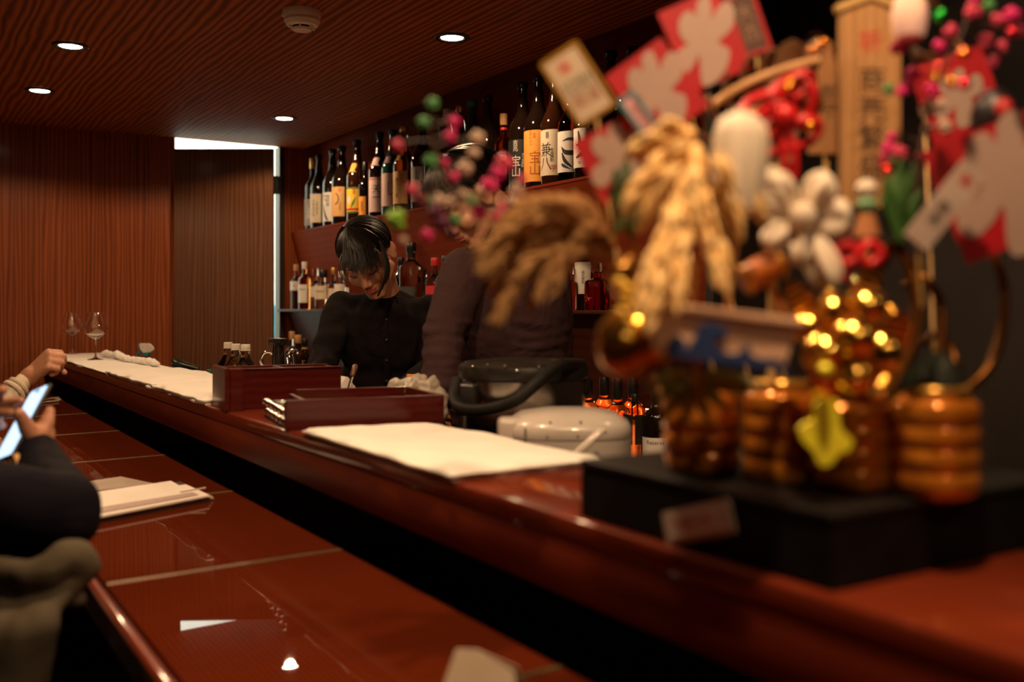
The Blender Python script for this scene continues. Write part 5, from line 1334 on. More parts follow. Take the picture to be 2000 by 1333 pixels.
# ---- small helpers
def stick(bm, a, b, r=.0018): tube(bm, [a, b], [r, r * .8], 8)
def M_of(name, c, rough=.5, metal=0, sc=30, k=1.15, **kw): return mottle(mat(name, rough=rough, metal=metal, **kw), c, tuple(min(1, x * k) for x in c), sc)
M_bamboo = M_of('bamboo', (.55, .34, .12), .45)
M_gold = M_of('shiny_gold', (.90, .52, .11), .16, 1.0, 12)
M_glint = M_of('bead_glint', (.88, .55, .06), .25, 0, 20)  # bright yellow carries the highlights on the gourd's beads
M_goldm = M_of('soft_gold', (.72, .38, .06), .32, .85, 20)
M_redcard = M_of('red_card', (.36, .003, .010), .55)
M_whitep = M_of('white_print', (.36, .25, .21), .7, 0, 8)
M_straw = mottle(mat('straw', rough=.6), (.82, .50, .16), (.98, .70, .32), 60)
M_dry = mottle(mat('dry_grass', rough=.8), (.46, .26, .10), (.62, .38, .17), 60)
M_leaf = mottle(mat('leaf_green', rough=.45), (.03, .10, .02), (.07, .17, .04), 30)
M_paleleaf = mottle(mat('leaf_pale', rough=.5), (.26, .34, .14), (.38, .46, .22), 30)
def anchor(x, y): return V((x, y, ZB))
# ---- red cards with the white lobed crest
def crest(w, h):
    """white lobed character shape, one closed outline"""
    pts = [(-.30, .95), (-.10, .72), (.0, .50), (.08, .76), (.30, .98), (.62, .84), (.74, .50), (.58, .22), (.44, .10), (.62, .02), (.90, -.04), (.98, -.40), (.80, -.78), (.50, -.96), (.28, -.80), (.12, -.52), (-.02, -.36), (-.08, -.62), (-.30, -.92), (-.62, -.86), (-.74, -.56), (-.60, -.30), (-.44, -.20), (-.66, -.14), (-.92, .06), (-.96, .36), (-.74, .52), (-.52, .44), (-.60, .66), (-.52, .88)]
    P3 = spline([(x, y, 0) for x, y in pts + pts[:1]], 4)[:-1]
    return [(p.x * w, p.y * h) for p in P3]
def card(name, label, cat, corners, dpt, m, foot, tilt=0.0, th=.0016, group=None, border=None):
    """corners in picture order: top, right, bottom, left of the tilted card; dpt its distance"""
    c = [at(u, v, dpt + tilt * k) for k, (u, v) in enumerate(corners)]
    o = (c[0] + c[1] + c[2] + c[3]) / 4
    ex = ((c[1] - c[0]) + (c[2] - c[3])) / 2; ey = ((c[0] - c[3]) + (c[1] - c[2])) / 2
    w, h = ex.length, ey.length
    t = thing(name, label, cat, o, group=group)
    f = frame_of(o, ex, ey)
    if (f.to_3x3() @ V((0, 0, 1))).dot(V((0, 0, H)) - o) < 0: f = frame_of(o, -ex, ey)
    bm = bmesh.new(); prism(bm, [(-w / 2, -h / 2), (w / 2, -h / 2), (w / 2, h / 2), (-w / 2, h / 2)], th, f @ Matrix.Translation((0, 0, -th))); cd = finish(bm, 'panel', m, t, 0, True)
    if border:
        for sx_, sy_, ww, hh_ in ((0, h / 2, w, .004), (0, -h / 2, w, .004), (w / 2, 0, .004, h), (-w / 2, 0, .004, h)):
            bm = bmesh.new(); box(bm, (ww, hh_, .003), (sx_, sy_, 0)); bm.transform(f); finish(bm, 'border', border, t, 0, True)
    if foot is not None:
        bm = bmesh.new(); a = f @ V((0, h * .35, -th - .0022)); stick(bm, a, f @ V((0, -h * .45, -th - .0022))); stick(bm, f @ V((0, -h * .45, -th - .0022)), foot); finish(bm, 'stick', M_bamboo, t, 60, True)
    return t, cd, f, w, h
RC = 'red cards with white crests'
def red_card(label, corners, dpt, foot, cs=.43, off=(0, 0), rot=R(48)):
    t, cd, f, w, h = card('red_card', label, 'card', corners, dpt, M_redcard, foot, group=RC)
    bm = bmesh.new(); prism(bm, crest(min(w, h) * cs * .92, max(w, h) * cs), .0006, f @ Matrix.Translation((off[0] * w, off[1] * h, .0004)) @ Matrix.Rotation(rot, 4, 'Z')); finish(bm, 'crest', M_whitep, cd, 0, True)
red_card('red card with a white crest, middle one of the leaning three', [(1281, 64), (1372, 190), (1290, 300), (1190, 160)], 1.14, anchor(.86, .86), .50)
red_card('red card with a white crest, highest, cut by the top of the picture', [(1384, -50), (1458, 124), (1360, 190), (1298, 52)], 1.16, anchor(.88, .84), .52)
red_card('red card with a white crest, lowest, beside the dark green sprigs', [(1232, 196), (1286, 322), (1200, 420), (1128, 300)], 1.10, anchor(.82, .92), .50)
red_card('large red card with a white crest hanging at the dark end of the display', [(1985, 118), (2072, 330), (1968, 600), (1878, 372)], 1.02, None, .5)
red_card('red card with a white crest behind the pink blossom branch', [(1900, 60), (1950, 210), (1850, 330), (1790, 160)], 1.25, anchor(.95, .66), .34)
# narrow red-framed card with brown print behind the top card
t, cd, f, w, h = card('framed_card', 'dark narrow card in a red frame beside the highest red card', 'card', [(1424, 0), (1470, -20), (1502, 96), (1450, 110)], 1.2, M_of('dark_brown_card', (.07, .03, .02), .6), anchor(.9, .82), border=M_redcard)
b2 = text_bm('大吉', w * .75, True); flat_print(b2, 'lettering', M_of('card_print', (.25, .14, .09), .6), f, cd)
# cream card on a gilded stick
t, cd, f, w, h = card('cream_card', 'cream lucky card with a gold rim and red stamp on a gilded stick', 'card', [(1066, 126), (1134, 72), (1192, 212), (1124, 246)], 1.12, M_of('cream_card', (.46, .36, .26), .6), at(1212, 560, 1.08), border=M_goldm)
b2 = text_bm('福', w * .34); flat_print(b2, 'lettering', INK_RED, f @ Matrix.Translation((-w * .08, h * .28, 0)), cd)
b2 = text_bm('招財', w * .42); flat_print(b2, 'lettering', mat('ink_grey', (.16, .15, .12), .6), f @ Matrix.Translation((0, -h * .02, 0)), cd)
b2 = text_bm('開運', w * .38); flat_print(b2, 'lettering', mat('ink_rust', (.36, .15, .10), .6), f @ Matrix.Translation((0, -h * .24, 0)), cd)
# slim teal and pink strip
t, cd, f, w, h = card('slip_card', 'slim pink slip with teal edges leaning on a red card', 'card', [(1236, 182), (1300, 268), (1274, 284), (1206, 196)], 1.085, M_of('pink_slip', (.55, .28, .32), .5), None, border=M_of('teal_edge', (.06, .20, .24), .5))
b2 = text_bm('家内安全', h * .5); b2.transform(Matrix.Rotation(0, 4, 'Z')); flat_print(b2, 'lettering', mat('ink_rust', (.36, .15, .10), .6), f, cd)
# small white fortune strip at the dark end
t, cd, f, w, h = card('fortune_strip', 'white fortune strip with black characters and a red top at the dark end', 'card', [(1856, 298), (1898, 330), (1838, 508), (1792, 470)], .99, M_of('white_strip', (.40, .31, .26), .6), at(1800, 600, 1.0))
b2 = text_bm('商売', w * .52, True); flat_print(b2, 'lettering', INK, f @ Matrix.Translation((0, -h * .12, 0)), cd)
b2 = text_bm('福', w * .5); flat_print(b2, 'lettering', INK_RED, f @ Matrix.Translation((0, h * .33, 0)), cd)
# wooden placard
o = at(1700, 205, 1.16); k = 1.16 / FPX
pc = thing('wooden_placard', 'tall wooden placard with black characters and a pointed top', 'placard', (o.x, o.y, ZB))
f = frame_of(o, CR, UP)
W, Hh = 118 * k, 400 * k
bm = bmesh.new(); prism(bm, [(-W / 2, -Hh / 2), (W / 2, -Hh / 2), (W / 2, Hh * .44), (0, Hh * .54), (-W / 2, Hh * .44)], .008, f @ Matrix.Translation((0, 0, -.008)))
pn = finish(bm, 'board', zebra_wood('placard_wood', (.34, .17, .06), (.48, .26, .10), (1, 1, .1), 'X', 30, 3, rough=.6, coat=0), pc, 0, True)
b2 = text_bm('商売繁盛', W * .48, True, 1.0); flat_print(b2, 'lettering', mat('ink_umber', (.06, .035, .02), .6), f @ Matrix.Translation((W * .02, -Hh * .10, .0004)), pn)
b2 = text_bm('祈', W * .42); flat_print(b2, 'lettering', INK_RED, f @ Matrix.Translation((0, Hh * .30, .0004)), pn)
for s in (-1, 1):
    bm = bmesh.new(); box(bm, (W * .62, .008, .014), (s * W * .27, Hh * .50, -.003), (0, 0, -s * .36), .001, 1); bm.transform(f); finish(bm, 'gable', M_bamboo, pc, 0, True)
bm = bmesh.new(); stick(bm, o - UP * Hh * .4 + CF * .012, V((o.x, o.y, ZB)) + CF * .012, .004); finish(bm, 'stake', M_bamboo, pc, 60, True)
# second slim placard beside it
o = at(1618, 190, 1.2); k = 1.2 / FPX
pc = thing('wooden_placard', 'small brown wooden tablet half hidden beside the tall placard', 'placard', (o.x, o.y, ZB)); f = frame_of(o, CR, UP)
bm = bmesh.new(); prism(bm, [(-38 * k, -110 * k), (38 * k, -110 * k), (38 * k, 80 * k), (0, 112 * k), (-38 * k, 80 * k)], .006, f @ Matrix.Translation((0, 0, -.006))); pn = finish(bm, 'board', M_of('tablet_wood', (.30, .14, .05), .6), pc, 0, True)
b2 = text_bm('御守', 34 * k, True); flat_print(b2, 'lettering', mat('ink_umber', (.06, .035, .02), .6), f @ Matrix.Translation((0, -10 * k, .0004)), pn)
bm = bmesh.new(); stick(bm, o - UP * 90 * k + CF * .009, V((o.x, o.y, ZB)) + CF * .009, .003); finish(bm, 'stake', M_bamboo, pc, 60, True)
# ---- brown bamboo rake head with red cord knot
o = at(1480, 190, 1.18)
rk = thing('bamboo_rake', 'brown bamboo rake head fanning out behind the white paper charm', 'rake', (o.x, o.y, ZB))
for k_, (u0, v0, u1, v1, u2, v2) in enumerate(((1500, 330, 1395, 300, 1372, 262), (1502, 325, 1388, 250, 1384, 190), (1505, 320, 1400, 200, 1420, 140), (1510, 320, 1430, 170, 1462, 112), (1515, 320, 1470, 150, 1510, 96), (1520, 320, 1510, 140, 1560, 84), (1525, 322, 1550, 150, 1605, 82))):
    bm = bmesh.new(); pts = bez(at(u0, v0, 1.17), at(u1, v1, 1.19), at(u2, v2, 1.16), 10); tube(bm, pts, [.014, .016, .018, .019, .020, .020, .019, .018, .017, .015, .009], 8, flat=.25); finish(bm, 'tine', M_of('rake_brown', (.13, .055, .022), .6), rk, 60, True)
bm = bmesh.new(); tube(bm, bez(at(1384, 215, 1.165), at(1450, 150, 1.15), at(1600, 118, 1.16), 10), .0055, 8); tube(bm, bez(at(1400, 260, 1.16), at(1470, 205, 1.15), at(1580, 190, 1.16), 10), .005, 8); finish(bm, 'binding', M_of('rake_tan', (.52, .28, .12), .5), rk, 60, True)
bm = bmesh.new(); stick(bm, at(1515, 320, 1.172), V((o.x + .02, o.y, ZB)), .007); finish(bm, 'handle', M_bamboo, rk, 60, True)
kn = at(1535, 215, 1.10)
kt = thing('cord_knot', 'red paper cord knot with looped bows tied to the rake', 'knot', kn)
M_cord = M_of('red_cord', (.52, .010, .015), .35)
for cu, cv, ru, rv, a in ((1512, 232, 40, 26, .5), (1562, 200, 22, 44, -.2), (1560, 262, 40, 22, .5), (1505, 268, 26, 34, -.5), (1545, 175, 46, 18, .55), (1490, 205, 40, 16, .35)):
    for e in range(2):
        pts = []
        for i in range(17):
            th = 2 * PI * i / 16; x, y = (ru + e * 7) * math.cos(th), (rv + e * 6) * math.sin(th)
            pts.append(at(cu + x * math.cos(a) + y * math.sin(a), cv - x * math.sin(a) + y * math.cos(a), 1.09 + .006 * e + .004 * math.sin(th * 2)))
        bm = bmesh.new(); tube(bm, pts, .0036, 8, False); finish(bm, 'loop', M_cord, kt, 60, True)
bm = bmesh.new(); ball(bm, at(1532, 228, 1.085), (.014, .014, .014), 3); finish(bm, 'centre', M_cord, kt, 60, True)
bm = bmesh.new(); tube(bm, bez(at(1532, 240, 1.09), at(1525, 300, 1.08), at(1540, 360, 1.09)), .004, 8); tube(bm, bez(at(1536, 240, 1.09), at(1560, 300, 1.08), at(1552, 350, 1.09)), .004, 8); finish(bm, 'tail', M_cord, kt, 60, True)
BG = 'shiny foil baubles in the display'
def bauble(label, u, v, d, px, m, name='bauble', cat='bauble', group=BG, cap=True):
    p = at(u, v, d); r = px * d / FPX
    t = thing(name, label, cat, p, group=group)
    bm = bmesh.new(); ball(bm, (0, 0, 0), r, 3); finish(bm, 'ball', m, t, 60)
    if cap:
        bm = bmesh.new(); lathe(bm, [(0, r * .98), (r * .22, r * .97), (r * .22, r * 1.15), (0, r * 1.18)], 14); finish(bm, 'cap', M_gold, t)
        bm = bmesh.new(); tube(bm, [(0, 0, r * 1.15), CF * .02 + UP * r * 3, CF * .05 + UP * r * 4], .0006, 4); finish(bm, 'thread', M_gold, t)
    return t
for lb, u, v, px in (('small orange-gold bauble in the upper loop of the red knot', 1545, 160, 9), ('orange-gold bauble just under the upper one on the red knot', 1540, 172, 10), ('orange-gold bauble in the lower outer loop of the red knot', 1582, 247, 12), ('orange-gold bauble at the tip of the bamboo rake', 1608, 85, 10), ('orange-gold bauble second from the tip of the bamboo rake', 1588, 100, 9)):
    bauble(lb, u, v, 1.08, px, M_of('foil_orange', (.85, .30, .04), .18, 1.0), group='orange-gold baubles on the red knot')

# ---- treasure boat
d0 = .895; k = d0 / FPX
o = at(1408, 655, d0); bt = thing('treasure_boat', 'pale wooden treasure boat with a blue wave cut-out along its side', 'boat', o)
f = frame_of(o, CR * .985 - CF * .0 - UP * .12 - CF * .12, UP)
f2 = f.copy()
M_boat = zebra_wood('boat_wood', (.62, .36, .22), (.74, .46, .30), (.2, 1, 1), 'Z', 20, 3, rough=.55, coat=.1)
hull = [(-128 * k, -50 * k), (128 * k, -52 * k), (142 * k, 36 * k), (-150 * k, 36 * k)]
for nm, zoff in (('side', 0), ('side', -.075)):
    bm = bmesh.new(); prism(bm, hull, .005, f @ Matrix.Translation((0, 0, zoff - .005))); bmesh.ops.bevel(bm, geom=bm.edges[:], offset=.0008, segments=1, affect='EDGES'); finish(bm, nm, M_boat, bt, 0, True)
bm = bmesh.new(); prism(bm, [(-128 * k, 0), (128 * k, -2 * k), (128 * k, 5 * k), (-128 * k, 7 * k)], .0648, f @ Matrix.Translation((0, -50 * k, -.0750 + .0001))); finish(bm, 'bottom', M_boat, bt, 0, True)
for s, xa, xb_ in ((-1, -128, -150), (1, 128, 142)):
    a = [(xa * k, -50 * k), (xb_ * k, 36 * k), ((xb_ - s * 9) * k, 36 * k), ((xa - s * 9) * k, -50 * k)]
    bm = bmesh.new(); prism(bm, a if s > 0 else a[::-1], .0648, f @ Matrix.Translation((0, 0, -.0749))); finish(bm, 'end_board', M_boat, bt, 0, True)
for zoff in (.0, -.083):
    bm = bmesh.new(); box(bm, (318 * k, 15 * k, .012), (-4 * k, 43 * k, zoff - .0015), None, .0015); bm.transform(f); finish(bm, 'rail', M_boat, bt, 0, True)
def blob(pts): return [(p.x * k, p.y * k) for p in spline([(x, y, 0) for x, y in pts + pts[:1]], 4)[:-1]]
M_wave = M_of('wave_blue', (.022, .045, .15), .5)
wv = [(-100, -52), (-96, -22), (-84, -10), (-70, -18), (-62, -34), (-52, -16), (-44, 10), (-20, 22), (4, 16), (12, 2), (-2, -4), (-14, -10), (-4, -26), (20, -34), (40, -28), (46, -16), (56, -14), (60, -28), (80, -36), (104, -34), (120, -40), (124, -54)]
bm = bmesh.new(); prism(bm, blob(wv), .004, f @ Matrix.Translation((0, 0, .0004))); finish(bm, 'wave', M_wave, bt, 0, True)
bm = bmesh.new(); stick(bm, f @ V((-60 * k, 36 * k, -.04)), f @ V((-60 * k, 140 * k, -.04)), .003); finish(bm, 'mast', M_bamboo, bt, 60, True)
bm = bmesh.new(); stick(bm, f @ V((-34 * k, -50 * k, -.06)), V(((f @ V((-34 * k, 0, -.06))).x, (f @ V((-34 * k, 0, -.06))).y, ZB + .09)), .004); finish(bm, 'support_stick', M_bamboo, bt, 60, True)
# ---- rice ears, golden
def ear(bm, pts, r, rnd, grains=26, gl=.006, gw=.0026):
    P = spline(pts, 5); n = len(P)
    tube(bm, P, [.0011] * n, 5, False)
    for g_ in range(grains):
        t = (.35 + .65 * g_ / grains) * (n - 1); i = min(int(t), n - 2); p = P[i].lerp(P[i + 1], t - i); tg = (P[i + 1] - P[i]).normalized()
        sd = V((rnd.uniform(-1, 1), rnd.uniform(-1, 1), rnd.uniform(-1, 1))); sd = (sd - tg * sd.dot(tg)).normalized()
        rr_ = r * math.sin(PI * min(.97, .2 + .75 * g_ / grains))
        ball(bm, p + sd * rr_, (gw, gw, gl), 1, (tg + sd * .14).to_track_quat('Z', 'Y').to_matrix())
rnd = random.Random(21)
hub = at(1352, 325, .955)
rs = thing('rice_sheaf', 'golden sheaf of rice ears spilling over the wooden boat', 'sheaf', hub)
targets = [(1222, 412, .93), (1232, 300, .97), (1262, 292, .96), (1248, 608, .855), (1280, 545, .905), (1300, 560, .91), (1300, 470, .90), (1338, 480, .895), (1398, 548, .895), (1416, 560, .90), (1442, 455, .905), (1488, 425, .92), (1226, 392, .94), (1300, 300, .98), (1330, 282, .99), (1270, 640, .85), (1320, 600, .86), (1252, 440, .92), (1352, 430, .89), (1280, 360, .93)]
for u, v, dd in targets:
    e = at(u, v, dd); mid = hub.lerp(e, .45) + UP * rnd.uniform(.014, .034) - CF * rnd.uniform(.01, .03)
    bm = bmesh.new(); ear(bm, [hub, mid, e.lerp(mid, .3) + UP * .004, e], .0062, rnd, 56, .010, .0028); finish(bm, 'rice_ear', M_straw, rs, 60, True)
bm = bmesh.new(); tube(bm, [hub + UP * .02 + CF * .004, hub, hub - UP * .03 + CF * .014, at(1378, 480, 1.0)], [.010, .016, .010, .006], 10); finish(bm, 'stems', M_straw, rs, 60, True)
# ---- dried grass plume arching left
gp = thing('dried_grass', 'tan dried grass plume arching over the man', 'plume', at(1215, 520, 1.1))
base = at(1216, 520, 1.11)
for u, v, cu, cv in ((955, 480, 1090, 395), (962, 520, 1080, 405), (978, 600, 1060, 420), (972, 610, 1040, 450), (1000, 590, 1070, 430), (1045, 575, 1090, 440), (1060, 560, 1110, 440), (985, 430, 1110, 385), (1020, 400, 1130, 375), (1075, 402, 1150, 380), (960, 500, 1060, 390), (990, 560, 1050, 420), (1095, 545, 1130, 450), (1010, 470, 1100, 400), (1030, 530, 1100, 420), (1060, 470, 1130, 410), (1110, 500, 1150, 430), (1120, 420, 1165, 400), (970, 470, 1085, 385), (1000, 445, 1100, 375), (1040, 430, 1120, 380), (968, 555, 1055, 410), (1012, 575, 1075, 430), (1075, 530, 1110, 430), (1030, 500, 1090, 400), (1090, 460, 1140, 395), (1140, 470, 1170, 410), (985, 520, 1070, 400), (1050, 400, 1140, 380), (1100, 395, 1165, 385)):
    dd = rnd.uniform(1.04, 1.14); e = at(u, v, dd)
    bm = bmesh.new(); P_ = bez(base, at(cu, cv, dd), e, 18); tube(bm, P_, [.0022] * 19, 5, False)
    for i in range(4, 19):
        for _ in range(11):
            p = P_[i].lerp(P_[i - 1], rnd.random()); tg = (P_[i] - P_[i - 1]).normalized()
            q_ = p + tg * rnd.uniform(.012, .026) + V((rnd.uniform(-1, 1), rnd.uniform(-1, 1), rnd.uniform(-1, 1))) * .0075
            tube(bm, [p, p.lerp(q_, .5), q_], [.0013, .0017, .0005], 3, False)
    finish(bm, 'grass_stem', M_dry, gp, 60, True)
bm = bmesh.new(); tube(bm, [base, at(1228, 600, 1.12), V((at(1330, 800, 1.17).x, at(1330, 800, 1.17).y, ZB))], [.010, .007, .004], 8); finish(bm, 'stalk', M_dry, gp, 60, True)
# ---- gilded gourd with a string of beads
o = at(1238, 668, .95); k = 1.22 * .95 / FPX
gd = thing('gilded_gourd', 'shiny gilded gourd hanging beside the wooden boat', 'gourd', o)
bm = bmesh.new(); lathe(bm, [(0, -62 * k), (30 * k, -56 * k), (52 * k, -38 * k), (63 * k, -8 * k), (58 * k, 24 * k), (38 * k, 48 * k), (20 * k, 60 * k), (19 * k, 66 * k), (32 * k, 78 * k), (42 * k, 98 * k), (36 * k, 120 * k), (16 * k, 134 * k), (6 * k, 140 * k), (5 * k, 156 * k), (0, 158 * k)], 40); finish(bm, 'body', M_of('gourd_gold', (.62, .30, .05), .2, .95, 6), gd)
for i, (u, v) in enumerate(((1210, 553), (1226, 565), (1222, 592), (1236, 607), (1214, 611), (1228, 627), (1226, 660), (1222, 578), (1232, 645))):
    bm = bmesh.new(); ball(bm, at(u, v, .898), 9 * k, 2); finish(bm, 'bead', M_glint, gd, 60, True)
# ---- gold coins and bells heaped on the jars
cg = 'gold bells heaped between boat and jars'
def bell(u, v, d, px, label):
    p = at(u, v, d); r = px * 1.3 * d / FPX; t = thing('gold_bell', label, 'bell', p, (rnd.uniform(-.4, .4), rnd.uniform(-.4, .4), 0), cg)
    bm = bmesh.new(); lathe(bm, [(0, -r), (r * .6, -r * .8), (r * .95, -r * .3), (r, -r * .06), (r * .93, 0), (r, r * .06), (r * .95, r * .3), (r * .6, r * .8), (r * .2, r * .98), (r * .18, r * 1.2), (0, r * 1.22)], 28); finish(bm, 'shell', M_gold, t, 60)
    bm = bmesh.new(); box(bm, (r * .14, r * 1.3, r * .3), (0, 0, -r * .86), None, r * .05, 2); finish(bm, 'slot', M_black, t, 0)
for u, v, d, px, lb in ((1610, 690, .935, 34, 'gold bell above the yellow charm'), (1665, 662, .93, 36, 'brightest gold bell in the middle of the heap'), (1690, 600, .95, 32, 'gold bell next to the orange mallet'), (1625, 610, .95, 30, 'small gold bell under the white paper charm'), (1720, 690, .94, 34, 'gold bell beside the tall gold arches'), (1580, 640, .96, 26, 'small gold bell at the stern of the wooden boat'), (1660, 735, .935, 36, 'lowest gold bell resting on the amber jars')):
    bell(u, v, d, px, lb)
def coin(u, v, d, w, h_, rz, label):
    p = at(u, v, d); k = d / FPX; t = thing('gold_coin', label, 'coin', p, group='oval gold coins in the display')
    f = frame_of((0, 0, 0), CR * math.cos(rz) + UP * math.sin(rz), UP * math.cos(rz) - CR * math.sin(rz) - CF * .2)
    bm = bmesh.new(); prism(bm, [(w * k * math.cos(a) * .5, h_ * k * math.sin(a) * .5) for a in [i * PI / 16 for i in range(32)]], .003, f); bmesh.ops.bevel(bm, geom=bm.edges[:], offset=.0007, segments=2, affect='EDGES'); finish(bm, 'disc', M_gold, t, 40)
    for s in range(5):
        bm = bmesh.new(); box(bm, (w * k * .6, .0012, .0008), (0, h_ * k * (-.3 + .15 * s), .0033)); bm.transform(f); finish(bm, 'ridge', M_goldm, t, 0)
coin(1610, 740, .925, 60, 104, .25, 'oval gold coin tilted above the yellow charm'); coin(1745, 655, .955, 58, 100, -.2, 'oval gold coin beside the tall gold arches'); coin(1560, 590, .97, 52, 90, .5, 'oval gold coin behind the stern of the boat'); coin(1690, 560, .985, 52, 92, -.5, 'oval gold coin below the red bow')
# orange mallet
o = at(1488, 530, 1.0); k = 1.0 / FPX
ml = thing('lucky_mallet', 'orange-brown lucky mallet lying behind the boat rail', 'mallet', o)
f = frame_of((0, 0, 0), CR * .86 + UP * .45, UP * .86 - CR * .45)
M_mal = M_of('mallet_orange', (.36, .095, .012), .35)
bm = bmesh.new(); lathe(bm, [(0, -46 * k), (24 * k, -46 * k), (28 * k, -34 * k), (30 * k, 0), (28 * k, 34 * k), (24 * k, 46 * k), (0, 46 * k)], 28, (0, 0, 0), 0, (f.to_3x3() @ Euler((0, R(90), 0)).to_matrix())); finish(bm, 'head', M_mal, ml, 40)
for s in (-36, 36):
    bm = bmesh.new(); lathe(bm, [(29 * k, (s - 5) * k), (31 * k, (s - 4) * k), (31 * k, (s + 4) * k), (29 * k, (s + 5) * k)], 28, (0, 0, 0), 0, (f.to_3x3() @ Euler((0, R(90), 0)).to_matrix())); finish(bm, 'band', M_goldm, ml, 40)
bm = bmesh.new(); tube(bm, [f @ V((0, -28 * k, 0)), f @ V((0, -95 * k, 0))], 7 * k, 10); finish(bm, 'handle', M_mal, ml)
# ---- white hood-shaped daikon radish charm and white paper knot
o = at(1444, 318, .93); k = .93 / FPX
M_wc = mottle(mat('white_charm', rough=.55, sss=.05), (.68, .58, .46), (.75, .65, .52), 8)
wd = thing('white_charm', 'rounded white cloth charm standing above the rice sheaf', 'charm', o)
bm = bmesh.new(); lathe(bm, [(0, 98 * k), (30 * k, 94 * k), (52 * k, 78 * k), (60 * k, 50 * k), (61 * k, 0), (58 * k, -60 * k), (50 * k, -96 * k), (0, -98 * k)], 56, (0, 0, 0), 0, Euler((0, .12, 0)).to_matrix(), 1.0, .75)
for v_ in bm.verts:
    q_ = max(0, min(1, (60 * k - v_.co.z) / (150 * k))); s_ = 1 + .10 * q_ * math.sin(7 * math.atan2(v_.co.y, v_.co.x)); v_.co.x *= s_; v_.co.y *= s_
finish(bm, 'body', M_wc, wd, 60)
bm = bmesh.new(); ball(bm, UP * 100 * k, (9 * k, 9 * k, 7 * k), 2); finish(bm, 'button', M_wc, wd, 60)
bm = bmesh.new(); stick(bm, -UP * 96 * k, V((0, 0, -.19)) + CF * .085, .003); finish(bm, 'stake', M_bamboo, wd)
o = at(1575, 440, 1.0); k = 1.0 / FPX
wk = thing('paper_knot', 'white twisted paper knot with rounded loops and a long tail', 'knot', o)
for pts, rr_ in (([(1490, 352), (1530, 385), (1562, 420)], 22), ([(1520, 355), (1545, 395), (1562, 420)], 18), ([(1612, 350), (1600, 385), (1572, 425)], 22), ([(1650, 432), (1615, 436), (1572, 428)], 24), ([(1492, 400), (1520, 420), (1562, 428)], 16), ([(1500, 470), (1530, 450), (1566, 430)], 16), ([(1620, 552), (1598, 510), (1568, 436)], 22), ([(1560, 505), (1560, 470), (1566, 434)], 17)):
    P_ = [at(u, v, .985 + .012 * i) for i, (u, v) in enumerate(pts)]
    ax = (P_[-1] - P_[0]); L_ = ax.length; cmid = P_[0].lerp(P_[-1], .46)
    bm = bmesh.new(); tmp = bmesh.new(); bmesh.ops.create_icosphere(tmp, subdivisions=4, radius=1)
    M_ = frame_of(cmid, ax, CR.cross(ax) + UP * .2)
    for v_ in tmp.verts:
        x_, y_, z_ = v_.co; wv_ = 1 + .16 * math.sin(5 * math.atan2(z_, y_)) * (1 - .5 * x_)
        v_.co = M_ @ V((x_ * L_ * .60, y_ * wv_ * rr_ * k * 1.55 * (1 - .38 * x_), z_ * wv_ * rr_ * k * 1.0 * (1 - .38 * x_)))
    join(bm, tmp); finish(bm, 'loop', M_wc, wk, 60, True)
bm = bmesh.new(); ball(bm, at(1568, 424, .985), (30 * k, 24 * k, 30 * k), 3); finish(bm, 'centre', M_wc, wk, 60, True)
# ---- yellow lobed charm on the jars
o = at(1612, 845, .915); k = .915 / FPX
yc = thing('yellow_charm', 'bright yellow lobed charm hanging before the amber jars', 'charm', o)
M_y = M_of('bright_yellow', (.95, .84, .04), .4)
f = frame_of((0, 0, 0), CR, UP)
bm = bmesh.new(); prism(bm, blob([(0, 68), (24, 58), (24, 22), (34, 0), (52, -16), (44, -36), (24, -38), (10, -62), (-14, -64), (-24, -36), (-44, -18), (-54, 4), (-38, 20), (-22, 26), (-22, 56)]), .008, f @ Matrix.Translation((0, 0, -.004))); bmesh.ops.bevel(bm, geom=bm.edges[:], offset=.0008, segments=1, affect='EDGES'); finish(bm, 'body', M_y, yc, 20)
bm = bmesh.new(); stick(bm, UP * 62 * k, UP * 118 * k + CF * .01, .001); finish(bm, 'cord', M_cord, yc)
bauble('small lime yellow bauble over the yellow charm', 1612, 724, .90, 15, M_of('foil_lime', (.75, .72, .05), .3, .4), group=None)
# ---- tall gold arches
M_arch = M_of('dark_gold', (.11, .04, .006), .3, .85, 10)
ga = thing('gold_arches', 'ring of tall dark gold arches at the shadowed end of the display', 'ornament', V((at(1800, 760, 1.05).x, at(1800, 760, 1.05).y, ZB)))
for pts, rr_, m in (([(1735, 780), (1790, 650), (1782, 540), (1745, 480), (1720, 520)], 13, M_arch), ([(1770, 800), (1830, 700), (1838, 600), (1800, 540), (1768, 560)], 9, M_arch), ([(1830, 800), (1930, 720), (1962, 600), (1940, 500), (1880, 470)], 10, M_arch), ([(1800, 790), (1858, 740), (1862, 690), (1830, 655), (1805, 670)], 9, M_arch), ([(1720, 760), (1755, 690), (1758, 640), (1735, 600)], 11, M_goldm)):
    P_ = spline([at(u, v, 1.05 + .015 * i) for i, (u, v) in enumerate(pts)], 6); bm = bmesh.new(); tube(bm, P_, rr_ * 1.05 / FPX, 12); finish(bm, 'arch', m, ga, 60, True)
bm = bmesh.new(); lathe(bm, [(0, 0), (.05, 0), (.052, .006), (.03, .02), (.012, .11), (0, .11)], 24); finish(bm, 'base', M_arch, ga)
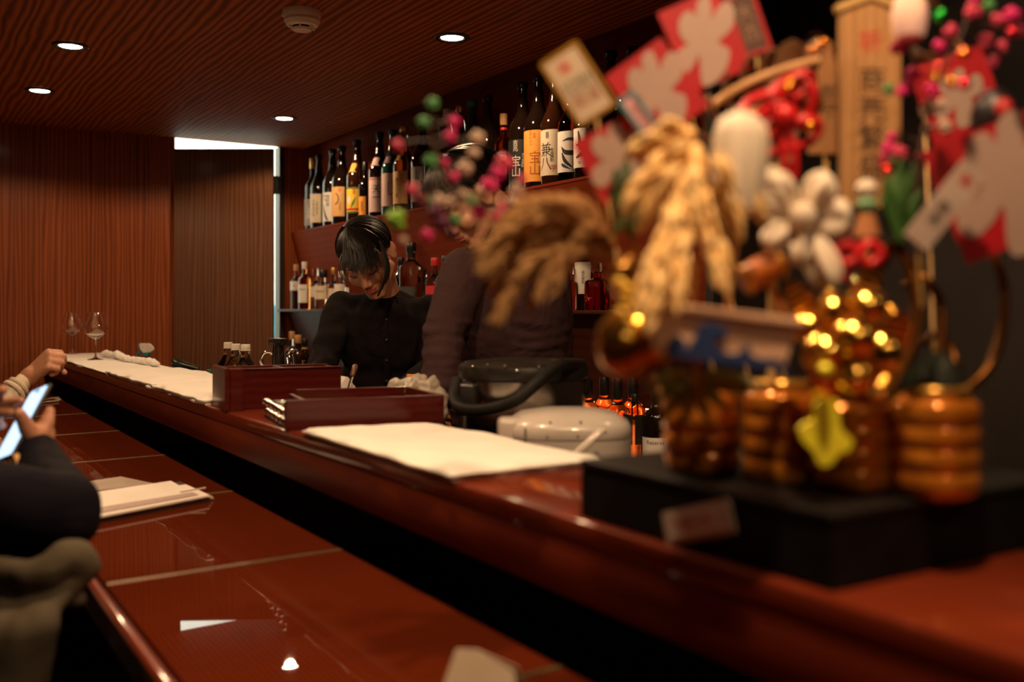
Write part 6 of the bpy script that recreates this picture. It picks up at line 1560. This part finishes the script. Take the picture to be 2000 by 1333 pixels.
# dark leaves and green sprigs
def leaf(bm, a, b, w, bow=V((0, 0, 0)), n=6):
    P_ = bez(a, V(a).lerp(V(b), .5) + bow, b, n); side = (V(b) - V(a)).cross(CF); side = side.normalized() if side.length > 1e-6 else CR
    prev = None
    for i, p in enumerate(P_):
        ww = w * math.sin(PI * min(.98, .06 + .94 * i / n)) * .5 + .0003
        cur = [bm.verts.new(p + side * ww), bm.verts.new(p - CF * .0012), bm.verts.new(p - side * ww), bm.verts.new(p + CF * .0012)]
        if prev:
            for q_ in range(4): bm.faces.new((prev[q_], prev[(q_ + 1) % 4], cur[(q_ + 1) % 4], cur[q_]))
        else: bm.faces.new(cur)
        prev = cur
    bm.faces.new(list(reversed(prev)))
def sprig(label, root, leaves, m, w, dpt, group=None, name='leaf_sprig', spread=.02):
    t = thing(name, label, 'foliage', at(*root, dpt))
    for u, v in leaves:
        bm = bmesh.new(); a = at(root[0] + rnd.uniform(-10, 10), root[1] + rnd.uniform(-6, 6), dpt + rnd.uniform(-.008, .008)); leaf(bm, a, at(u, v, dpt + rnd.uniform(-spread, spread)), w, UP * .006); finish(bm, 'leaf', m, t, 0, True)
    return t
sprig('pale green bamboo sprigs draped over the farthest amber jar', (1350, 742), [(1270, 790), (1262, 760), (1290, 830), (1305, 800), (1330, 800), (1345, 830), (1385, 830), (1400, 790), (1440, 770), (1478, 770), (1488, 762), (1470, 742), (1410, 738), (1300, 740), (1275, 738), (1365, 790), (1425, 800)], M_paleleaf, .011, 1.0)
sprig('dark green pine sprigs behind the rice sheaf', (1225, 400), [(1180, 420), (1185, 370), (1200, 330), (1225, 310), (1255, 320), (1275, 350), (1280, 400), (1262, 440), (1235, 470), (1200, 460), (1215, 350), (1245, 350), (1250, 400), (1190, 390), (1210, 430), (1268, 375)], mottle(mat('pine_green', rough=.6), (.018, .035, .006), (.05, .07, .012), 60), .016, 1.09)
sprig('green leaves standing between placard and fortune strip', (1755, 470), [(1725, 330), (1740, 290), (1760, 300), (1785, 320), (1800, 370), (1720, 380), (1775, 360), (1748, 350), (1740, 410), (1790, 420)], M_leaf, .013, 1.08)
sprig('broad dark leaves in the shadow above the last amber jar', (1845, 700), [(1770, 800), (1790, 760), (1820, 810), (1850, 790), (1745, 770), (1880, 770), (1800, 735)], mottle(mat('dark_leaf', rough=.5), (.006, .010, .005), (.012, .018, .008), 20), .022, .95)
sprig('soft green leaf tuft above the heap of bells', (1655, 640), [(1620, 590), (1640, 570), (1665, 570), (1690, 590), (1635, 610), (1680, 615)], M_paleleaf, .018, .965)
# red bow above the gold heap
o = at(1672, 502, .99); k = .99 / FPX
rb = thing('red_bow', 'red ribbon bow above the heap of gold bells', 'bow', o)
for s in (-1, 1):
    bm = bmesh.new(); tube(bm, spline([(0, 0, 0), CR * s * 22 * k + UP * 24 * k, CR * s * 46 * k + UP * 6 * k, CR * s * 24 * k - UP * 16 * k, (0, 0, 0)], 5), [17 * k] * 21, 10, False, .7); finish(bm, 'loop', M_cord, rb, 60)
    bm = bmesh.new(); tube(bm, bez((0, 0, 0), CR * s * 10 * k - UP * 20 * k, CR * s * 30 * k - UP * 46 * k), [11 * k] * 9, 8, flat=.6); finish(bm, 'tail', M_cord, rb, 60)
bm = bmesh.new(); ball(bm, (0, 0, 0), 12 * k, 2); finish(bm, 'centre', M_cord, rb, 60)
# small white and green figurine
o = at(1692, 372, 1.03); k = 1.03 / FPX
fg = thing('small_figurine', 'small white and green figurine below the placard', 'figurine', o)
bm = bmesh.new(); lathe(bm, [(0, 22 * k), (14 * k, 18 * k), (22 * k, 4 * k), (18 * k, -12 * k), (0, -14 * k)], 24); finish(bm, 'head', M_wc, fg)
bm = bmesh.new(); lathe(bm, [(0, -14 * k), (15 * k, -15 * k), (20 * k, -28 * k), (14 * k, -44 * k), (0, -46 * k)], 24); finish(bm, 'scarf', M_of('soft_green', (.16, .36, .18), .5), fg)
bm = bmesh.new(); lathe(bm, [(0, -46 * k), (16 * k, -47 * k), (26 * k, -90 * k), (0, -92 * k)], 24); finish(bm, 'robe', M_of('robe_brown', (.36, .14, .05), .5), fg)
# ---- blossom branches
B_pink = M_of('blossom_pink', (.60, .008, .15), .5); B_cream = M_of('blossom_cream', (.50, .36, .28), .5); B_green = M_of('bud_green', (.06, .24, .07), .5)
B_rose = M_of('blossom_rose', (.52, .035, .10), .5); B_purple = M_of('blossom_plum', (.10, .008, .05), .5); B_lime = M_of('leaf_lime', (.16, .36, .02), .45)
def blossom(bm, p, r):
    for i in range(5):
        a = i * 2 * PI / 5 + rnd.random(); ball(bm, p + CR * (r * .52 * math.cos(a)) + UP * (r * .52 * math.sin(a)), (r * .5, r * .5, r * .5), 1)
    ball(bm, p - CF * r * .25, r * .45, 1)
def branch(label, stem, flowers, dpt, twigs, root_to=None):
    t = thing('blossom_branch', label, 'branch', at(*stem[0], dpt))
    P_ = spline([at(u, v, dpt) for u, v in stem], 6); n = len(P_)
    bm = bmesh.new(); tube(bm, P_, [.0032 * (1 - .7 * i / n) for i in range(n)], 6)
    if root_to is not None: tube(bm, [P_[0], root_to], [.003, .003], 6)
    finish(bm, 'stem', M_of('twig_brown', (.05, .022, .012), .6), t, 60, True)
    for u, v, px, m in flowers:
        dd = dpt + rnd.uniform(-.03, .03); p = at(u, v, dd)
        near = min(P_, key=lambda q_: (q_ - p).length)
        bm = bmesh.new(); tube(bm, bez(near, near.lerp(p, .5) + UP * .006, p, 5), .0009, 4, False); finish(bm, 'twig', MATS['twig_brown'], t, 60, True)
        bm = bmesh.new(); blossom(bm, p, px * dd / FPX); finish(bm, 'blossom', m, t, 60, True)
k_, c_, g_, r_, u_, l_ = B_pink, B_cream, B_green, B_rose, B_purple, B_lime
branch('drooping branch of pink, cream and green blossom in front of the man', [(1120, 500), (1030, 440), (940, 400), (880, 360), (850, 300), (835, 225)],
       [(845, 203, 14, g_), (828, 240, 14, g_), (842, 316, 16, g_), (922, 393, 12, g_), (890, 430, 13, g_), (838, 395, 14, g_), (776, 431, 22, l_), (766, 425, 14, l_), (880, 266, 15, k_), (886, 238, 13, k_), (866, 318, 12, k_), (776, 285, 13, r_), (932, 270, 16, c_), (925, 300, 13, c_), (908, 328, 17, c_), (884, 345, 14, k_), (985, 320, 20, r_), (972, 338, 16, k_), (956, 363, 18, k_), (942, 374, 13, c_), (858, 392, 15, c_), (884, 396, 17, c_), (905, 380, 12, c_), (936, 414, 18, k_), (984, 410, 14, k_), (970, 425, 12, r_), (806, 372, 15, r_), (822, 392, 14, r_), (836, 460, 15, k_), (866, 434, 22, u_), (850, 412, 18, u_), (880, 455, 14, u_), (1010, 372, 16, c_), (1000, 395, 13, c_), (788, 470, 9, c_), (1020, 350, 11, r_)], 1.10, None, at(1215, 545, 1.11))
branch('tall blossom branch with pink and cream flowers beside the tall placard', [(1800, 520), (1790, 400), (1800, 280), (1830, 160), (1880, 60), (1900, -30)],
       [(1753, 94, 17, k_), (1784, 145, 17, k_), (1770, 170, 15, k_), (1790, 105, 13, c_), (1760, 180, 12, k_), (1820, 175, 15, k_), (1812, 214, 18, c_), (1838, 205, 14, c_), (1846, 248, 16, c_), (1812, 252, 12, c_), (1735, 290, 15, k_), (1756, 300, 17, r_), (1728, 312, 14, k_), (1742, 268, 12, k_), (1800, 305, 14, k_), (1736, 175, 13, g_), (1835, 90, 14, k_), (1856, 60, 15, r_), (1900, 22, 18, r_), (1930, 10, 14, g_), (1950, 40, 16, r_), (1880, 100, 13, k_), (1925, 80, 17, r_), (1975, 30, 18, k_), (1960, 90, 14, r_), (1985, 60, 16, r_), (1905, -5, 14, k_), (1940, 120, 14, r_)], 1.10, None, V((.90, .70, ZB)))
# hanging lantern
o = at(1776, 32, 1.06); k = 1.06 / FPX
ln = thing('paper_lantern', 'small pink and cream paper lantern hanging at the top of the display', 'lantern', o)
bm = bmesh.new(); prof = [(0, -42 * k), (22 * k, -42 * k)]
for i in range(7): prof += [(27 * k + 7 * k * math.sin(PI * (i + .5) / 7), (-40 + 80 * (i + .3) / 7) * k), (25 * k + 7 * k * math.sin(PI * (i + 1) / 7), (-40 + 80 * (i + 1) / 7) * k)]
prof += [(22 * k, 42 * k), (0, 42 * k)]
lathe(bm, prof, 28, (0, 0, 0)); finish(bm, 'shade', mottle(mat('lantern_paper', rough=.7, emit=(1, .42, .25), emit_s=.38), (.80, .55, .42), (.85, .6, .48), 6), ln, 60)
for z in (-44, 44):
    bm = bmesh.new(); lathe(bm, [(0, (z - 4) * k), (23 * k, (z - 4) * k), (23 * k, (z + 4) * k), (0, (z + 4) * k)], 24); finish(bm, 'rim', M_of('lantern_red', (.5, .03, .05), .5), ln)
bm = bmesh.new(); tube(bm, bez(UP * 48 * k, UP * 90 * k, at(1880, -30, 1.1) - o), .0009, 5); finish(bm, 'string', M_cord, ln)
# foil baubles near the lantern
for lb, u, v, px, c in (('green foil bauble next to the paper lantern', 1838, 30, 13, (.02, .55, .06)), ('orange foil bauble above three pink ones', 1882, 104, 12, (.9, .28, .05)), ('coral foil bauble at the head of the foil cluster', 1833, 132, 12, (.85, .08, .08)), ('orange foil bauble low in the foil cluster', 1857, 162, 12, (.9, .34, .06)), ('crimson foil bauble beside the low orange one', 1884, 165, 12, (.8, .03, .08)), ('red foil bauble under the pink blossom by the placard', 1733, 332, 12, (.85, .04, .04)), ('red foil bauble near the upper corner of the display', 1978, 62, 11, (.6, .02, .05)), ('dull gold foil bauble behind the coral one', 1828, 155, 11, (.6, .25, .04))):
    bauble(lb, u, v, .98, px, M_of('foil_%d_%d' % (u, v), c, .16, 1.0, 10))
# round daruma-like ball
o = at(1942, 228, 1.05); k = 1.05 / FPX
db = thing('round_charm', 'round black charm with a red face patch near the big red card', 'charm', o)
bm = bmesh.new(); lathe(bm, [(0, -54 * k), (26 * k, -50 * k), (42 * k, -28 * k), (44 * k, 4 * k), (34 * k, 36 * k), (16 * k, 52 * k), (0, 55 * k)], 32); finish(bm, 'body', M_of('charm_black', (.010, .007, .010), .4), db)
bm = bmesh.new(); ball(bm, -CF * 33 * k + UP * 6 * k, (19 * k, 19 * k, 24 * k), 3); finish(bm, 'face', M_of('charm_red', (.42, .02, .02), .45), db)
